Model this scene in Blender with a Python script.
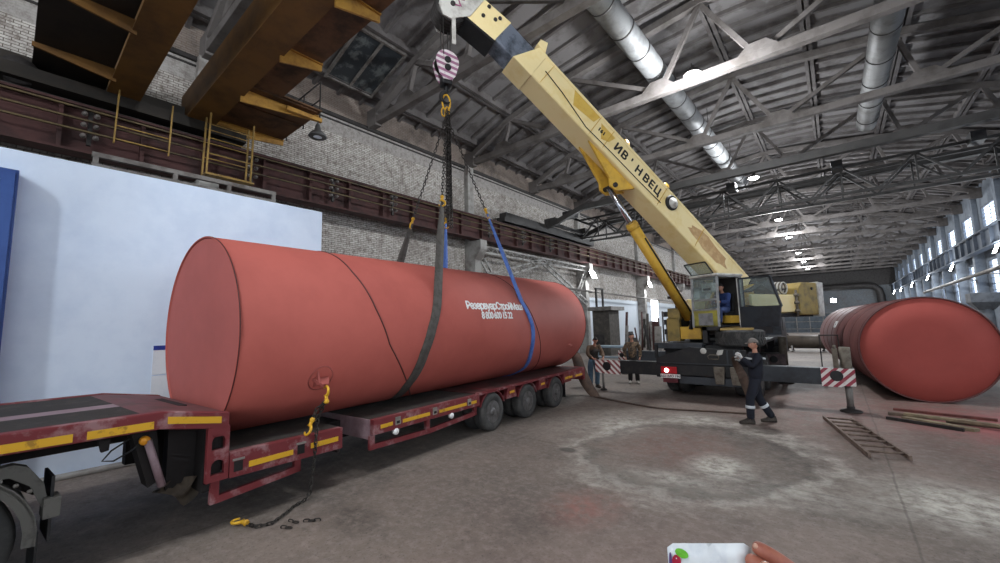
import bpy, bmesh, math, random
from mathutils import Vector, Matrix, Euler
random.seed(7)
PI = math.pi
for o in list(bpy.data.objects):
    bpy.data.objects.remove(o)
SC = bpy.context.scene
COL = SC.collection
V = Vector

# ------------------------------------------------------------------ camera
CAM_H = 2.15
cam_data = bpy.data.cameras.new('camera')
cam = bpy.data.objects.new('camera', cam_data)
COL.objects.link(cam)
right = V((0.77071512, 0.63669257, -0.02491533))
down = V((-0.08804274, 0.06768518, -0.99381447))
fwd = V((-0.63106788, 0.76814145, 0.10822215))
rot = Matrix((right, -down, -fwd)).transposed().to_4x4()
cam.matrix_world = Matrix.Translation((0, 0, CAM_H)) @ rot
cam_data.sensor_width = 36.0
cam_data.lens = 406.17 / 1000 * 36.0
cam_data.clip_start = 0.05
cam_data.clip_end = 400
SC.camera = cam

# ------------------------------------------------------------------ view, world, large lights
SC.view_settings.view_transform = 'Standard'
SC.view_settings.look = 'None'
SC.view_settings.gamma = 1.0
SC.view_settings.use_curve_mapping = False
SC.view_settings.exposure = 0.3

world = bpy.data.worlds.new('overcast_sky')
SC.world = world
world.use_nodes = True
world.node_tree.nodes['Background'].inputs[0].default_value = (0.86, 0.93, 1.0, 1)
world.node_tree.nodes['Background'].inputs[1].default_value = 3.5


def area_light(name, loc, target, size, power, color=(1, 1, 1), size_y=None):
    ld = bpy.data.lights.new(name, 'AREA')
    ld.shape = 'RECTANGLE'
    ld.size = size
    ld.size_y = size_y or size
    ld.energy = power
    ld.color = color
    o = bpy.data.objects.new(name, ld)
    COL.objects.link(o)
    o.location = loc
    o.rotation_euler = (V(target) - V(loc)).to_track_quat('-Z', 'Y').to_euler()
    return o


# unseen cool fill lights added behind the photographer to lift wall and tank
area_light('rear_fill', (-2.9, -24.5, 4.5), (-2.9, 0, 3.5), 20, 900, (0.88, 0.94, 1.0), 8)
area_light('overhead_fill', (-2.9, -8, 10.5), (-3.5, 6, 2), 18, 500, (0.92, 0.96, 1.0), 8)

LAMP_POWER = 1700      # watts of each hanging high bay lamp
FLOOD_POWER = 280     # watts of each wall floodlight


# ------------------------------------------------------------------ helpers: materials
def srgb(r, g, b):
    def f(c):
        c = c / 255.0
        return c / 12.92 if c <= 0.04045 else ((c + 0.055) / 1.055) ** 2.4
    return (f(r), f(g), f(b), 1)


class NT:
    """small node-tree writer"""
    def __init__(self, name):
        self.m = bpy.data.materials.new(name)
        self.m.use_nodes = True
        self.t = self.m.node_tree
        self.n = self.t.nodes
        self.b = self.n['Principled BSDF']

    def node(self, kind, **kw):
        x = self.n.new(kind)
        for k, v in kw.items():
            setattr(x, k, v)
        return x

    def link(self, a, b):
        self.t.links.new(a, b)

    def val(self, sock, v):
        if hasattr(v, 'is_output'):
            self.link(v, sock)
        else:
            sock.default_value = v

    def math(self, op, a, b=None, clamp=False):
        x = self.node('ShaderNodeMath', operation=op, use_clamp=clamp)
        self.val(x.inputs[0], a)
        if b is not None:
            self.val(x.inputs[1], b)
        return x.outputs[0]

    def mix(self, fac, a, b, blend='MIX'):
        x = self.node('ShaderNodeMix', data_type='RGBA', blend_type=blend)
        self.val(x.inputs[0], fac)
        self.val(x.inputs[6], a)
        self.val(x.inputs[7], b)
        return x.outputs[2]

    def coords(self, which='Object', scale=None, rotz=0):
        c = self.node('ShaderNodeTexCoord').outputs[which]
        if scale is not None:
            mp = self.node('ShaderNodeMapping')
            mp.inputs['Scale'].default_value = scale
            mp.inputs['Rotation'].default_value = (0, 0, rotz)
            self.link(c, mp.inputs[0])
            c = mp.outputs[0]
        return c

    def noise(self, vec, scale, detail=4, rough=0.6, out=0, dist=0.0):
        x = self.node('ShaderNodeTexNoise')
        self.link(vec, x.inputs['Vector'])
        x.inputs['Scale'].default_value = scale
        x.inputs['Detail'].default_value = detail
        x.inputs['Roughness'].default_value = rough
        x.inputs['Distortion'].default_value = dist
        return x.outputs[out]

    def ramp(self, fac, lo, hi):
        x = self.node('ShaderNodeMapRange')
        x.clamp = True
        self.val(x.inputs['Value'], fac)
        x.inputs['From Min'].default_value = lo
        x.inputs['From Max'].default_value = hi
        return x.outputs[0]

    def bump(self, height, strength=0.3, dist=0.02):
        x = self.node('ShaderNodeBump')
        x.inputs['Strength'].default_value = strength
        x.inputs['Distance'].default_value = dist
        self.link(height, x.inputs['Height'])
        self.link(x.outputs[0], self.b.inputs['Normal'])


def mat(name, rgb, rough=0.6, metal=0.0, rgb2=None, scale=3.0, lo=0.45, hi=0.65, bump=0.0, spec=0.4, stretch=None):
    """principled paint with patches of a second colour where it is worn or dirty"""
    t = NT(name)
    t.b.inputs['Roughness'].default_value = rough
    t.b.inputs['Metallic'].default_value = metal
    t.b.inputs['Specular IOR Level'].default_value = spec
    c = srgb(*rgb)
    if rgb2 is None:
        rgb2 = tuple(int(v * 0.8) for v in rgb)
    co = t.coords('Object', stretch) if stretch else t.coords('Object')
    nz = t.noise(co, scale, 5, 0.65)
    t.val(t.b.inputs['Base Color'], t.mix(t.ramp(nz, lo, hi), c, srgb(*rgb2)))
    if bump:
        t.bump(t.noise(co, scale * 6, 3), bump, 0.02)
    t.m.diffuse_color = c
    return t.m


def emit(name, rgb, strength):
    t = NT(name)
    t.b.inputs['Base Color'].default_value = srgb(*rgb)
    t.b.inputs['Emission Color'].default_value = srgb(*rgb)
    t.b.inputs['Emission Strength'].default_value = strength
    return t.m


def glass(name, rgb=(225, 235, 235), alpha=0.22, rough=0.05):
    t = NT(name)
    out = t.n['Material Output']
    tr = t.node('ShaderNodeBsdfTransparent')
    tr.inputs[0].default_value = srgb(*rgb)
    mx = t.node('ShaderNodeMixShader')
    mx.inputs[0].default_value = alpha
    t.b.inputs['Base Color'].default_value = srgb(*rgb)
    t.b.inputs['Roughness'].default_value = rough
    t.link(tr.outputs[0], mx.inputs[1])
    t.link(t.b.outputs[0], mx.inputs[2])
    t.link(mx.outputs[0], out.inputs[0])
    return t.m


# ------------------------------------------------------------------ helpers: meshes
def basis(z, up=V((0, 0, 1))):
    z = z.normalized()
    if abs(z.dot(up)) > 0.99:
        up = V((0, 1, 0)) if abs(z.y) < 0.9 else V((1, 0, 0))
    x = up.cross(z).normalized()
    y = z.cross(x)
    return x, y, z


class MB:
    """collects shapes given in world coordinates; build() links them as ONE mesh object"""
    def __init__(self):
        self.v, self.f, self.s, self.mi = [], [], [], []
        self.cur = 0

    def add(self, verts, faces, smooth=False):
        k = len(self.v)
        self.v += [V(p) for p in verts]
        for i, f in enumerate(faces):
            self.f.append([k + j for j in f])
            self.s.append(smooth if isinstance(smooth, bool) else smooth[i])
            self.mi.append(self.cur)
        return self

    def hexa(self, p):
        """eight corners: bottom four counter-clockwise, then top four"""
        return self.add(p, [(3, 2, 1, 0), (4, 5, 6, 7), (0, 1, 5, 4), (1, 2, 6, 5), (2, 3, 7, 6), (3, 0, 4, 7)])

    def box(self, lo, hi):
        x0, y0, z0 = lo
        x1, y1, z1 = hi
        x0, x1 = min(x0, x1), max(x0, x1)
        y0, y1 = min(y0, y1), max(y0, y1)
        z0, z1 = min(z0, z1), max(z0, z1)
        return self.hexa([(x0, y0, z0), (x1, y0, z0), (x1, y1, z0), (x0, y1, z0),
                          (x0, y0, z1), (x1, y0, z1), (x1, y1, z1), (x0, y1, z1)])

    def fbox(self, F, lo, hi):
        """box in the local frame F(a, b, c) -> world point"""
        x0, y0, z0 = lo
        x1, y1, z1 = hi
        return self.hexa([F(*p) for p in ((x0, y0, z0), (x1, y0, z0), (x1, y1, z0), (x0, y1, z0),
                                          (x0, y0, z1), (x1, y0, z1), (x1, y1, z1), (x0, y1, z1))])

    def bar(self, p, q, w, h=None, up=V((0, 0, 1))):
        h = h or w
        p, q = V(p), V(q)
        x, y, z = basis(q - p, V(up))
        a, b = x * w / 2, y * h / 2
        return self.hexa([p - a - b, p + a - b, p + a + b, p - a + b, q - a - b, q + a - b, q + a + b, q - a + b])

    def tube(self, p, q, r, n=12, r2=None, cap=True):
        return self.path([p, q], [r, r if r2 is None else r2], n, cap)

    def path(self, pts, r, n=8, cap=True, closed=False, squash=None):
        """round tube along points"""
        pts = [V(p) for p in pts]
        m = len(pts)
        rr = r if isinstance(r, (list, tuple)) else [r] * m
        vs, fs, sm = [], [], []
        px = None
        for i, p in enumerate(pts):
            if closed:
                t = pts[(i + 1) % m] - pts[i - 1]
            elif i == 0:
                t = pts[1] - pts[0]
            elif i == m - 1:
                t = pts[-1] - pts[-2]
            else:
                t = pts[i + 1] - pts[i - 1]
            if t.length < 1e-9:
                t = V((0, 0, 1))
            t.normalize()
            if px is None:
                x, y, _ = basis(t)
            else:
                x = px - t * px.dot(t)
                if x.length < 1e-6:
                    x, y, _ = basis(t)
                x.normalize()
                y = t.cross(x)
            px = x
            sy = squash or 1.0
            for k in range(n):
                a = 2 * PI * k / n
                vs.append(p + x * (rr[i] * math.cos(a)) + y * (rr[i] * sy * math.sin(a)))
        for i in range(m if closed else m - 1):
            j = (i + 1) % m
            for k in range(n):
                k2 = (k + 1) % n
                fs.append((i * n + k, i * n + k2, j * n + k2, j * n + k))
                sm.append(True)
        if cap and not closed:
            fs.append(tuple(range(n - 1, -1, -1)))
            fs.append(tuple((m - 1) * n + k for k in range(n)))
            sm += [False, False]
        return self.add(vs, fs, sm)

    def lathe(self, c, axis, prof, n=24, smooth=True, up=V((0, 0, 1))):
        """prof = [(radius, distance along axis)], revolved about the axis through c"""
        c = V(c)
        x, y, z = basis(V(axis), up)
        vs, fs = [], []
        for r, h in prof:
            for k in range(n):
                a = 2 * PI * k / n
                vs.append(c + z * h + x * (r * math.cos(a)) + y * (r * math.sin(a)))
        for i in range(len(prof) - 1):
            for k in range(n):
                k2 = (k + 1) % n
                fs.append((i * n + k, i * n + k2, (i + 1) * n + k2, (i + 1) * n + k))
        sm = [smooth] * len(fs)
        if prof[0][0] > 1e-5:
            fs.append(tuple(range(n - 1, -1, -1)))
            sm.append(False)
        if prof[-1][0] > 1e-5:
            fs.append(tuple((len(prof) - 1) * n + k for k in range(n)))
            sm.append(False)
        return self.add(vs, fs, sm)

    def prism(self, poly, vec):
        """flat polygon of world points pushed along vec"""
        poly = [V(p) for p in poly]
        n = len(poly)
        vec = V(vec)
        fs = [tuple(range(n - 1, -1, -1)), tuple(n + i for i in range(n))]
        fs += [(i, (i + 1) % n, n + (i + 1) % n, n + i) for i in range(n)]
        return self.add(poly + [p + vec for p in poly], fs)

    def ribbon(self, left, rightp, thick_dirs, smooth=True):
        """strap: two rails of points, thickness vector per station"""
        m = len(left)
        vs = []
        for i in range(m):
            a, b, t = V(left[i]), V(rightp[i]), V(thick_dirs[i])
            vs += [a, b, b + t, a + t]
        fs, sm = [], []
        for i in range(m - 1):
            for k in range(4):
                k2 = (k + 1) % 4
                fs.append((i * 4 + k, i * 4 + k2, (i + 1) * 4 + k2, (i + 1) * 4 + k))
                sm.append(smooth and k in (0, 2))
        fs.append((3, 2, 1, 0))
        e = (m - 1) * 4
        fs.append((e, e + 1, e + 2, e + 3))
        sm += [False, False]
        return self.add(vs, fs, sm)

    def build(self, name, material, parent=None, label=None, kind=None, bevel=0.0, group=None, cat=None):
        me = bpy.data.meshes.new(name)
        vs = self.v
        if parent is not None:
            M = world_matrix(parent).inverted()
            vs = [M @ p for p in vs]
            origin = None
        else:
            # a thing that is one mesh: origin at the middle of its base
            xs = [p.x for p in vs]; ys = [p.y for p in vs]; zs = [p.z for p in vs]
            origin = V(((min(xs) + max(xs)) / 2, (min(ys) + max(ys)) / 2, min(zs)))
            vs = [p - origin for p in vs]
        me.from_pydata([tuple(p) for p in vs], [], self.f)
        for p, s, k in zip(me.polygons, self.s, self.mi):
            p.use_smooth = s
            p.material_index = k
        ms = material if isinstance(material, (list, tuple)) else [material]
        for m_ in ms:
            me.materials.append(m_)
        bm = bmesh.new()
        bm.from_mesh(me)
        bmesh.ops.recalc_face_normals(bm, faces=bm.faces)
        bm.to_mesh(me)
        bm.free()
        me.update()
        o = bpy.data.objects.new(name, me)
        COL.objects.link(o)
        if parent is not None:
            o.parent = parent
        else:
            o.location = origin
        if bevel:
            b = o.modifiers.new('bevel', 'BEVEL')
            b.width = bevel
            b.segments = 2
            b.limit_method = 'ANGLE'
        tag(o, label, cat, group, kind)
        return o


def world_matrix(o):
    M = Matrix.LocRotScale(o.location, o.rotation_euler, o.scale)
    while o.parent is not None:
        o = o.parent
        M = Matrix.LocRotScale(o.location, o.rotation_euler, o.scale) @ M
    return M


def tag(o, label=None, cat=None, group=None, kind=None):
    if label: o['label'] = label
    if cat: o['category'] = cat
    if group: o['group'] = group
    if kind: o['kind'] = kind
    return o


def thing(name, label, cat, loc=(0, 0, 0), rotz=0.0, group=None):
    o = bpy.data.objects.new(name, None)
    COL.objects.link(o)
    o.empty_display_size = 0.3
    o.location = loc
    o.rotation_euler = (0, 0, rotz)
    return tag(o, label, cat, group)


def dup(root, loc, rotz=None, label=None, scale=None):
    """copy of a thing with copies of its parts and sub-parts (mesh data shared)"""
    def rec(src, par):
        c = src.copy()
        COL.objects.link(c)
        if par is not None:
            c.parent = par
        for ch in list(kids.get(src.name, [])):
            rec(ch, c)
        return c
    kids = {}
    for o in bpy.data.objects:
        if o.parent is not None:
            kids.setdefault(o.parent.name, []).append(o)
    r = rec(root, None)
    r.location = loc
    if rotz is not None:
        r.rotation_euler = (0, 0, rotz)
    if scale is not None:
        r.scale = scale
    if label:
        r['label'] = label
    return r


def structure(mb, name, m, bevel=0.0):
    return mb.build(name, m, None, kind='structure', bevel=bevel)


def text_mesh(body, size, place, name, m, parent, extrude=0.004, label=None, bold=0.0, spacing=1.0, wrap=None):
    """lettering as real geometry. place = 4x4 matrix of the writing plane, wrap(x, y) -> world point"""
    cu = bpy.data.curves.new(name, 'FONT')
    cu.body = body
    cu.size = size
    cu.extrude = extrude
    cu.space_character = spacing
    cu.align_x = 'CENTER'
    cu.resolution_u = 3
    o = bpy.data.objects.new(name, cu)
    COL.objects.link(o)
    dg = bpy.context.evaluated_depsgraph_get()
    dg.update()
    me = bpy.data.meshes.new_from_object(o.evaluated_get(dg))
    bpy.data.objects.remove(o)
    mb = MB()
    for k, (sx, sy) in enumerate(((0, 0), (1, 0), (-1, 0), (0, 1), (0, -1)) if bold else ((0, 0),)):
        cs = [V((v.co.x + sx * bold, v.co.y + sy * bold, v.co.z + .0004 * k)) for v in me.vertices]
        mb.add([wrap(*c) for c in cs] if wrap else [place @ c for c in cs], [tuple(p.vertices) for p in me.polygons])
    bpy.data.meshes.remove(me)
    return mb.build(name, m, parent, label=label)
# ------------------------------------------------------------------ the hall
XL, XR, XC = -14.9, 9.1, -2.9        # inner faces of the long walls, ridge
Y0, Y1 = -26.0, 104.0


def floor_material():
    t = NT('stained_concrete')
    co = t.coords('Object')
    big = t.noise(co, 0.35, 5, 0.6)
    mid = t.noise(co, 1.6, 6, 0.7)
    fine = t.noise(co, 9.0, 6, 0.75)
    c = t.mix(t.ramp(big, 0.35, 0.65), srgb(100, 92, 86), srgb(127, 115, 106))
    c = t.mix(t.math('MULTIPLY', t.ramp(mid, 0.5, 0.75), 0.6), c, srgb(80, 74, 71))
    c = t.mix(t.math('MULTIPLY', t.ramp(fine, 0.46, 0.64), 0.5), c, srgb(148, 137, 131))
    spk = t.noise(co, 28.0, 4, 0.7)
    c = t.mix(t.math('MULTIPLY', t.ramp(spk, 0.56, 0.66), 0.55), c, srgb(66, 60, 57))
    c = t.mix(t.math('MULTIPLY', t.ramp(t.noise(co, 4.2, 7, 0.8), 0.56, 0.68), 0.5), c, srgb(72, 66, 62))
    sep = t.node('ShaderNodeSeparateXYZ')
    t.link(co, sep.inputs[0])
    X, Y = sep.outputs[0], sep.outputs[1]
    wob = t.math('MULTIPLY', t.math('SUBTRACT', t.noise(co, 1.1, 5, 0.7), 0.5), 1.0)

    def dist(cx, cy, rx, ry):
        dx = t.math('DIVIDE', t.math('SUBTRACT', X, cx), rx)
        dy = t.math('DIVIDE', t.math('SUBTRACT', Y, cy), ry)
        d = t.math('SQRT', t.math('ADD', t.math('MULTIPLY', dx, dx), t.math('MULTIPLY', dy, dy)))
        return t.math('ADD', d, wob)

    def blob(cx, cy, rx, ry, soft=0.5):
        return t.ramp(dist(cx, cy, rx, ry), 1.0, 1.0 - soft)

    def ring(cx, cy, rx, ry, w):
        d = t.math('ABSOLUTE', t.math('SUBTRACT', dist(cx, cy, rx, ry), 1.0))
        return t.ramp(d, w, 0.0)

    def times(f, k, nz=None):
        f = t.math('MULTIPLY', f, k)
        return t.math('MULTIPLY', f, nz) if nz is not None else f
    brk = t.ramp(t.noise(co, 2.3, 6, 0.75), 0.38, 0.62)
    brk2 = t.ramp(t.noise(co, 5.3, 6, 0.75), 0.35, 0.6)
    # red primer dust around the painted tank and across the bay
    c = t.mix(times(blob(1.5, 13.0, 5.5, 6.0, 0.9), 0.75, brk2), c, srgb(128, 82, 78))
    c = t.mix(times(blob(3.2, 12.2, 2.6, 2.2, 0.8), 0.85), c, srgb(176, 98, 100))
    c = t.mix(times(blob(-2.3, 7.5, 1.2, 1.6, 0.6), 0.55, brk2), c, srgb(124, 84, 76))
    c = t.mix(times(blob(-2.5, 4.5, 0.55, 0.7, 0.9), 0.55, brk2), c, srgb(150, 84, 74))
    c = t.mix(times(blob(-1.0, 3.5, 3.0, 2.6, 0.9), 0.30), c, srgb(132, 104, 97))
    # pale cement wash
    pale = srgb(204, 200, 190)
    c = t.mix(times(ring(-2.1, 7.5, 1.75, 2.15, 0.2), 0.5, brk2), c, pale)
    c = t.mix(times(blob(-1.55, 6.9, 0.55, 0.75, 0.7), 0.85, brk2), c, pale)
    c = t.mix(times(blob(-2.6, 9.9, 1.0, 0.7, 0.8), 0.55, brk2), c, pale)
    c = t.mix(times(blob(-3.75, 8.2, .7, 1.3, 0.9), 0.5, brk2), c, pale)
    c = t.mix(times(blob(-1.9, 6.0, .9, .4, 0.9), 0.6, brk2), c, pale)
    c = t.mix(times(blob(0.9, 7.0, 1.2, 1.1, 0.8), 0.85, brk2), c, pale)
    c = t.mix(times(blob(-0.4, 6.3, 1.0, 0.5, 0.8), 0.5, brk), c, pale)
    c = t.mix(times(blob(-4.4, 9.0, 1.2, 2.6, 0.9), 0.25, brk2), c, pale)
    # dark damp ring, oil spots and a dark patch under the trailer
    dark = srgb(66, 61, 57)
    c = t.mix(times(ring(-2.1, 7.3, 1.5, 1.8, 0.14), 0.75, brk2), c, dark)
    c = t.mix(times(blob(-1.2, 8.3, 0.6, 0.5, 0.6), 0.55, brk), c, dark)
    c = t.mix(times(blob(-3.75, 6.3, 0.22, 0.16, 0.5), 0.8), c, dark)
    c = t.mix(times(blob(-2.75, 3.75, 0.4, 0.5, 0.7), 0.5, brk2), c, dark)
    c = t.mix(times(blob(1.0, 9.6, 0.5, 1.8, 0.9), 0.5, brk2), c, dark)
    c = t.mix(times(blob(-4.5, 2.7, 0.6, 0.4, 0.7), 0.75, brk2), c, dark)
    c = t.mix(times(blob(-6.8, 3.2, 2.4, 3.4, 0.5), 0.55, brk), c, dark)  # broken dark patch on the floor beneath the trailer front
    # slab joints
    def seam(v, at, w, k):
        w2 = t.math('ADD', t.math('SUBTRACT', v, at), t.math('MULTIPLY', wob, 0.06))
        return times(t.ramp(t.math('ABSOLUTE', w2), w, w * 0.3), k)
    c = t.mix(seam(X, 0.40, 0.018, 0.45), c, srgb(70, 64, 60))
    c = t.mix(seam(X, -5.6, 0.02, 0.4), c, srgb(70, 64, 60))
    c = t.mix(seam(Y, 6.5, 0.02, 0.35), c, srgb(74, 68, 64))
    c = t.mix(seam(Y, 12.5, 0.02, 0.4), c, srgb(74, 68, 64))
    t.link(c, t.b.inputs['Base Color'])
    t.val(t.b.inputs['Roughness'], t.math('ADD', 0.55, t.math('MULTIPLY', mid, 0.35)))
    t.b.inputs['Specular IOR Level'].default_value = 0.35
    t.bump(t.math('ADD', t.noise(co, 14, 5, 0.7), mid), 0.35, 0.02)
    return t.m


def brick_material(name, c1, c2, mortar, band=True, axis='YZ'):
    t = NT(name)
    co = t.coords('Object')
    sep = t.node('ShaderNodeSeparateXYZ')
    t.link(co, sep.inputs[0])
    X, Y, Z = sep.outputs
    cmb = t.node('ShaderNodeCombineXYZ')
    t.link(Y if axis == 'YZ' else X, cmb.inputs[0])
    t.link(Z, cmb.inputs[1])
    br = t.node('ShaderNodeTexBrick')
    t.link(cmb.outputs[0], br.inputs['Vector'])
    br.inputs['Scale'].default_value = 1.0
    br.inputs['Brick Width'].default_value = 0.25
    br.inputs['Row Height'].default_value = 0.078
    br.inputs['Mortar Size'].default_value = 0.010
    br.inputs['Mortar Smooth'].default_value = 0.3
    br.inputs['Color1'].default_value = srgb(*c1)
    br.inputs['Color2'].default_value = srgb(*c2)
    br.inputs['Mortar'].default_value = srgb(*mortar)
    n1 = t.noise(co, 0.5, 6, 0.7)
    n2 = t.noise(co, 4.5, 7, 0.8)
    c = br.outputs[0]
    c = t.mix(t.math('MULTIPLY', t.ramp(n2, 0.48, 0.62), 0.75), c, srgb(98, 88, 81))
    c = t.mix(t.math('MULTIPLY', t.ramp(n1, 0.5, 0.7), 0.55), c, srgb(98, 88, 82))
    if band:
        zz = t.math('ADD', Z, t.math('MULTIPLY', t.math('SUBTRACT', t.noise(co, 1.3, 5, 0.7), 0.5), 0.25))
        def zone(a, b):
            return t.math('MULTIPLY', t.math('GREATER_THAN', zz, a), t.math('LESS_THAN', zz, b))
        # raw dark brick above the ledge, concrete belt below it, bright limewash at the bottom
        raw = t.mix(t.ramp(n2, 0.4, 0.6), srgb(112, 92, 82), srgb(140, 128, 118))
        raw = t.mix(t.ramp(n1, 0.45, 0.6), raw, srgb(84, 72, 66))
        c = t.mix(t.math('MULTIPLY', t.math('GREATER_THAN', zz, 10.75), 0.75), c, raw)
        belt = t.mix(t.ramp(n2, 0.45, 0.7), srgb(158, 154, 150), srgb(112, 104, 100))
        c = t.mix(t.math('MULTIPLY', zone(10.0, 10.75), 0.9), c, belt)
        c = t.mix(t.math('MULTIPLY', t.math('LESS_THAN', zz, 4.2), 0.9), c, srgb(206, 214, 222))
    t.link(c, t.b.inputs['Base Color'])
    t.b.inputs['Roughness'].default_value = 0.9
    t.b.inputs['Specular IOR Level'].default_value = 0.15
    t.bump(t.math('ADD', br.outputs[1], t.math('MULTIPLY', n2, -1.2)), 0.5, 0.02)
    return t.m


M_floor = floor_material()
M_brick = brick_material('limewashed_brick', (200, 196, 190), (174, 168, 162), (104, 96, 90))
M_plaster = mat('grey_plaster', (124, 131, 140), 0.9, 0, (96, 103, 113), 0.8, bump=0.2)
M_white = mat('pale_blue_limewash', (218, 232, 250), 0.85, 0, (202, 218, 240), 0.9, 0.42, 0.7, bump=0.15, spec=0.2)
M_endwall = brick_material('grey_end_masonry', (122, 128, 132), (108, 114, 120), (90, 94, 98), False, 'XZ')
M_roof = mat('grey_roof_slab', (116, 113, 113), 0.9, 0, (92, 88, 87), 0.9, 0.48, 0.62, bump=0.15, spec=0.15)
M_rib = mat('grey_roof_rib', (102, 98, 97), 0.9, 0, (80, 75, 74), 0.9, spec=0.15)
M_truss = mat('grey_truss_concrete', (106, 101, 99), 0.85, 0, (84, 79, 76), 1.3, bump=0.15, spec=0.2)
M_conc = mat('column_concrete', (158, 156, 152), 0.85, 0, (120, 114, 110), 1.5, bump=0.2, spec=0.2)
M_dsteel = mat('dark_steel', (58, 55, 54), 0.6, 0.3, (40, 37, 36), 4)
M_gsteel = mat('grey_painted_steel', (120, 116, 112), 0.6, 0.2, (86, 80, 76), 3)
M_rust = mat('red_oxide_girder', (74, 48, 46), 0.7, 0, (52, 36, 35), 1.5, spec=0.25)
M_black = mat('black_paint', (26, 27, 30), 0.5, 0.1, (44, 42, 42), 3)
M_winlight = emit('bright_window_pane', (226, 236, 250), 1.5)
M_zinc = mat('galvanised_sheet', (132, 133, 134), 0.6, 0.25, (108, 109, 110), 2)
M_zinc2 = mat('dull_duct_sheet', (104, 104, 104), 0.55, 0.5, (80, 78, 76), 2)
M_lamp = emit('lamp_glow', (255, 255, 255), 60)
M_flood = emit('floodlight_glow', (250, 253, 255), 45)

# floor
mb = MB()
mb.add([(XL - .4, Y0, 0), (XR + .4, Y0, 0), (XR + .4, Y1 + .4, 0), (XL - .4, Y1 + .4, 0),
        (XL - .4, Y0, -.3), (XR + .4, Y0, -.3), (XR + .4, Y1 + .4, -.3), (XL - .4, Y1 + .4, -.3)],
       [(0, 1, 2, 3), (7, 6, 5, 4), (0, 4, 5, 1), (1, 5, 6, 2), (2, 6, 7, 3), (3, 7, 4, 0)])
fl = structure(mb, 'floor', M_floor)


def recenter(o):
    """give a structure world coordinates for its texture: origin back to the world origin"""
    off = o.location.copy()
    o.data.transform(Matrix.Translation(off))
    o.location = (0, 0, 0)
    return o


recenter(fl)
# polygonal roof line (height of the soffit over the distance from the ridge)
PROF = [(0, 14.15), (2.95, 14.0), (5.9, 13.55), (8.9, 12.85), (11.3, 12.05), (12.2, 11.75)]


def roof_z(x):
    dx = abs(x - XC)
    for (a, za), (b, zb) in zip(PROF, PROF[1:]):
        if dx <= b:
            return za + (zb - za) * (dx - a) / (b - a)
    return PROF[-1][1]


# left wall
mb = MB().box((XL - .4, Y0, 0), (XL, Y1, 12.2))
recenter(structure(mb, 'wall_left', M_brick))
# right wall with two rows of window openings between pilasters
WY = [44.4 + 6 * k for k in range(-11, 10)]
WW = 2.1                      # half width of an opening
mb = MB()
rows = [(0, 3.0), (6.1, 8.45), (10.1, 12.2)]
for z0, z1 in rows:
    mb.box((XR, Y0, z0), (XR + .2, Y1, z1))
ys = [Y0] + [v for y in WY for v in (y - WW, y + WW)] + [Y1]
for a, b in zip(ys[0::2], ys[1::2]):
    for z0, z1 in ((3.0, 6.1), (8.45, 10.1)):
        mb.box((XR, a, z0), (XR + .2, b, z1))
structure(mb, 'wall_right', M_plaster)
M_mullion = mat('grey_window_bars', (116, 122, 132), 0.7, 0.1)
M_pane = glass('cloudy_window_glass', (236, 242, 250), 0.12, 0.2)
wn = 0
for y in WY:
    if y < 20:
        continue
    for z0, z1, hor in ((3.0, 6.1, 7), (8.45, 10.1, 6)):
        wn += 1
        mb = MB()
        xw = XR + 0.03
        mb.box((xw, y - WW, z0), (xw + .05, y - WW + .06, z1)).box((xw, y + WW - .06, z0), (xw + .05, y + WW, z1))
        mb.box((xw, y - WW, z0), (xw + .05, y + WW, z0 + .07)).box((xw, y - WW, z1 - .07), (xw + .05, y + WW, z1))
        for k in range(1, hor):
            zz = z0 + (z1 - z0) * k / hor
            mb.box((xw + .02, y - WW, zz - .022), (xw + .045, y + WW, zz + .022))
        mb.box((xw + .02, y - .025, z0), (xw + .045, y + .025, z1))
        w = structure(mb, 'window_%d' % wn, M_mullion)
        MB().box((xw + .05, y - WW + .05, z0 + .05), (xw + .056, y + WW - .05, z1 - .05)).build('pane', M_pane, w)
# wall at the far end, dark glazing belt above the masonry, and the wall behind the photographer
recenter(structure(MB().box((XL - .4, Y1, 0), (XR + .4, Y1 + .4, 8.0)), 'wall_far', M_endwall))
structure(MB().box((XL - .4, Y1, 8.0), (XR + .4, Y1 + .4, 14.4)), 'wall_end', M_dsteel)
structure(MB().box((XL - .4, Y0 - .4, 0), (XR + .4, Y0, 14.4)), 'wall_back', M_plaster)

# roof of ribbed slabs: slope panels, long ribs at the seams, cross ribs every metre
mb = MB()
stations = sorted({XC + s * d for d, _ in PROF for s in (-1, 1)})
for a, b in zip(stations, stations[1:]):
    za, zb = roof_z(a), roof_z(b)
    mb.hexa([(a, Y0, za), (b, Y0, zb), (b, Y1, zb), (a, Y1, za),
             (a, Y0, za + .3), (b, Y0, zb + .3), (b, Y1, zb + .3), (a, Y1, za + .3)])
mb.cur = 1
for a in stations:
    z = roof_z(a)
    for s in (-.1, .1):
        mb.box((a + s - .07, Y0, z - .26), (a + s + .07, Y1, z + .1))
y = Y0
while y < 62:
    if y > 0:
        for a, b in zip(stations, stations[1:]):
            za, zb = roof_z(a), roof_z(b)
            mb.hexa([(a, y - .06, za - .15), (b, y - .06, zb - .15), (b, y + .06, zb - .15), (a, y + .06, za - .15),
                     (a, y - .06, za + .1), (b, y - .06, zb + .1), (b, y + .06, zb + .1), (a, y + .06, za + .1)])
    y += 1.0
structure(mb, 'ceiling', [M_roof, M_rib])

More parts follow.
